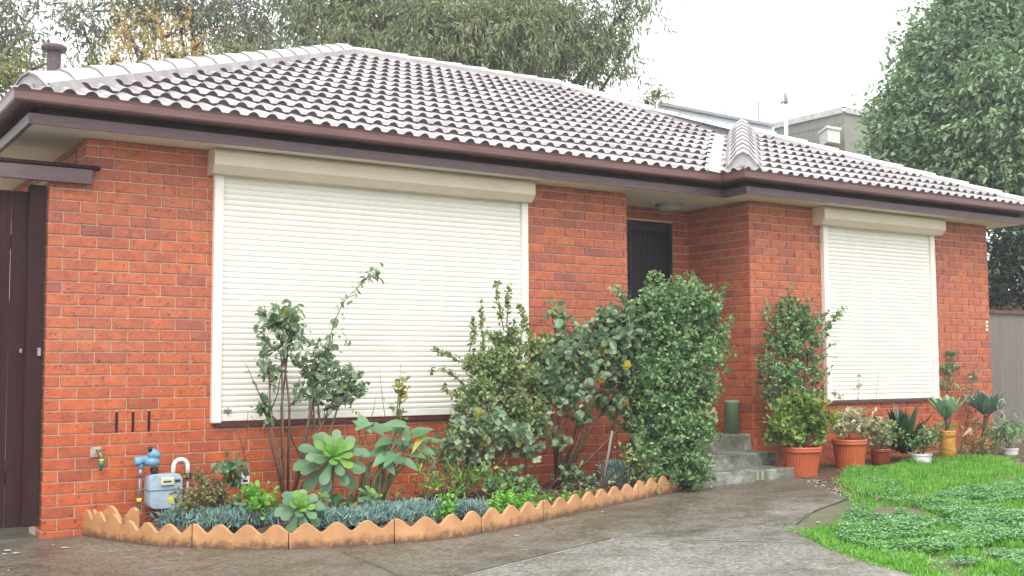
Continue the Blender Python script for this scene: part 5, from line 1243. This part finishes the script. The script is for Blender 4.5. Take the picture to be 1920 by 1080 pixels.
def tree(name, label, blobs, trunk, leaf, leafw, per, ntips, mat, shape, bark, droop=0., spread=.25, group=None, trunk_r=.25, shell=.45, yd=.9, limbs=True):
    base = np.array([trunk[0], trunk[1], .2]); rt = thing(name, label, 'tree', tuple(base), group); st_ = MB(); fo = MB()
    top = None; C0 = []
    for (u, v, ru, rv, d, dn) in blobs: C0.append(pd(u, v, d))
    C0 = np.array(C0); mid = C0.mean(0); fork = np.array([base[0]*.6+mid[0]*.4, base[1]*.6+mid[1]*.4, mid[2]*.5])
    st_.tube([base, base*.5+fork*.5+(.1, .05, 0), fork, mid], [trunk_r, trunk_r*.8, trunk_r*.55, trunk_r*.15], 9)
    for (u, v, ru, rv, d, dn), c in zip(blobs, C0):
        s = d/FPX; rx, rz = ru*s, rv*s; ry = min(rx, rz)*yd
        n = max(4, int(TD*ntips*dn*ru*rv/4000.)); dirs = unit(rng.normal(size=(n, 3))); rad = shell+(1-shell)*rng.uniform(0, 1, n)
        rad *= 1+.12*np.sin(dirs[:, 0]*5+u)+.1*np.sin(dirs[:, 2]*7+v)
        T_ = c+(dirs[:, :1]*rad[:, None]*rx)*_r+(dirs[:, 2:3]*rad[:, None]*rz)*np.array([0, 0, 1])+(dirs[:, 1:2]*rad[:, None]*ry)*np.array([_f[0], _f[1], 0])
        st_.tube([fork, fork*.4+c*.6+rng.normal(size=3)*.15, c], [trunk_r*.32, trunk_r*.16, trunk_r*.06], 6)
        for t_ in T_[:max(3, n//14)]: st_.tube([c+(t_-c)*.1, c+(t_-c)*.6+rng.normal(size=3)*.1, t_], [.028, .015, .005], 4, cap=False)
        m_ = n*per; Tr = np.repeat(T_, per, 0); sd_ = unit(unit(T_-c)*.6+np.array([0, 0, .25-droop*1.1])+rng.normal(size=T_.shape)*.4); dv_ = np.repeat(sd_, per, 0)
        ln_ = np.repeat(rng.uniform(.5, 1.6, (n, 1)), per, 0); al = rng.uniform(-.5, 1, (m_, 1))
        P_ = Tr+dv_*al*ln_*spread*2.+rng.normal(size=(m_, 3))*spread*.34
        D = dv_*.5+rng.normal(size=(m_, 3))*.55+np.array([0, 0, -droop*.6])
        addleaves(fo, P_, D, leaf, leafw, shape, up=.5, jit=.35)
    obj('trunk', st_, bark, rt); obj('crown', fo, mat, rt); return rt
g1 = 'gum trees behind the house'
tree('gum_tree', 'huge drooping leaved gum tree behind the roof ridge, left of open sky',
     [(620, 20, 90, 80, 24, 1.2), (720, 40, 100, 90, 24, 1.2), (840, 60, 110, 90, 23, 1.3), (950, 60, 100, 100, 23, 1.3), (1040, 60, 80, 100, 24, 1.1), (760, -60, 160, 80, 25, .8), (950, -60, 150, 80, 25, .8), (1110, 100, 50, 60, 24, .6), (1150, 40, 50, 70, 24, .42), (1190, -10, 50, 60, 24, .4), (1165, 110, 30, 46, 24, .42), (660, 90, 60, 40, 23, 1)],
     (13., 14.), .15, .036, 22, 64, M['euc'], 'lance', M['bark'], droop=.8, spread=.22, group=g1, trunk_r=.4)
tree('gum_tree', 'darker gum tree at upper left behind the autumn tree', [(230, 20, 110, 60, 27, .8), (330, 10, 90, 60, 27, .8), (430, 50, 80, 70, 27, .8), (500, 30, 70, 80, 27, .7), (150, 40, 50, 50, 27, .5), (380, -60, 180, 70, 28, .6), (500, 95, 60, 30, 26, .8)],
     (8., 20.), .18, .045, 14, 50, M['euc2'], 'lance', M['bark'], droop=.6, spread=.25, group=g1, trunk_r=.35)
tree('gum_tree', 'gum tree with pale limbs at the far left edge', [(20, 60, 50, 60, 24, .8), (40, 110, 40, 60, 24, .6), (-30, 30, 70, 100, 24, .7), (20, -20, 60, 40, 24, .5), (140, 130, 60, 36, 25, .6), (70, 20, 30, 30, 24, .3)],
     (-1.5, 16.), .18, .045, 12, 40, M['euc2'], 'lance', M['palebark'], droop=.6, spread=.25, group=g1, trunk_r=.3)
tree('autumn_tree', 'slender yellow and orange autumn tree behind the left hip', [(215, 110, 34, 40, 19, .9), (235, 60, 26, 44, 19, .7), (270, 100, 36, 40, 19, .9), (310, 70, 30, 50, 19, .7), (330, 110, 40, 34, 19, .9), (365, 90, 30, 40, 19, .6), (285, 40, 20, 44, 19, .4), (222, 30, 16, 40, 19, .4), (345, 30, 16, 40, 19, .4)],
     (4.5, 9.8), .06, .042, 8, 60, M['autumn'], 'oval', M['twig'], spread=.13, trunk_r=.08, shell=.1)
tree('yellow_bush_tree', 'yellow green tree low behind the left gutter corner', [(20, 150, 50, 30, 18, .9), (60, 130, 30, 26, 18, .7), (-20, 170, 50, 50, 18, .9), (170, 130, 30, 22, 19, .8), (440, 90, 36, 26, 22, .8), (400, 110, 40, 14, 22, .7)],
     (1., 10.), .07, .045, 9, 60, M['yg'], 'oval', M['twig'], spread=.15, trunk_r=.08, shell=.1)
tree('young_gum_tree', 'small thin gum top showing above the ridge beside the white shed', [(1234, 178, 24, 20, 24, 2.2), (1216, 193, 20, 14, 24, 2.)], (17, 12.), .09, .028, 8, 60, M['yg'], 'lance', M['twig'], droop=.5, spread=.12, trunk_r=.03, shell=.1)
tree('broad_leaved_tree', 'large dense rounded green tree filling the right side', [(1800, 120, 110, 110, 22, 1.2), (1760, 230, 110, 90, 22, 1.2), (1880, 80, 110, 110, 22, 1.1), (1870, 200, 110, 110, 21, 1.3), (1940, 10, 120, 120, 23, .8), (1720, 270, 70, 60, 22, 1.2), (1840, 300, 110, 70, 21, 1.3), (1960, 280, 110, 110, 22, 1.), (1700, 220, 50, 50, 22, 1.1), (1900, -60, 90, 90, 23, .6), (1990, 130, 100, 120, 23, .7), (1760, 320, 90, 40, 22, 1.), (1930, 380, 80, 50, 21, 1), (1845, 30, 60, 60, 22, 1)],
     (18.0, 8.5), .115, .062, 24, 72, M['bigtree'], 'oval', M['bark'], droop=.35, spread=.22, trunk_r=.32, shell=.55)
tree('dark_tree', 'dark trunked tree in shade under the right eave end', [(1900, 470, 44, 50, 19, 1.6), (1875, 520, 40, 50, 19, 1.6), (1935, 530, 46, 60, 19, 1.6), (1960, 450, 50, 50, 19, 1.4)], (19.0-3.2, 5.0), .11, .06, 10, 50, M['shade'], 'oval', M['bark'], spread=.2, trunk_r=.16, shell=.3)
# ------------------------------------------------------------------ rain haze
b = MB(); b.box(-205, 255, -125, 305, -3.0, 24); hm = bpy.data.materials.new('rain_haze'); hm.use_nodes = True; t = hm.node_tree; t.nodes.clear()
pv = t.nodes.new('ShaderNodeVolumePrincipled'); pv.inputs['Color'].default_value = (.93, .96, 1, 1); pv.inputs['Density'].default_value = .0024; pv.inputs['Anisotropy'].default_value = .2
mo_ = t.nodes.new('ShaderNodeOutputMaterial'); t.links.new(pv.outputs[0], mo_.inputs['Volume'])
o = obj('haze', b, hm); o['kind'] = 'stuff'; o['label'] = 'thin pale rain haze over the whole place'
for o in bpy.data.objects:
    if 'org' in o: del o['org']
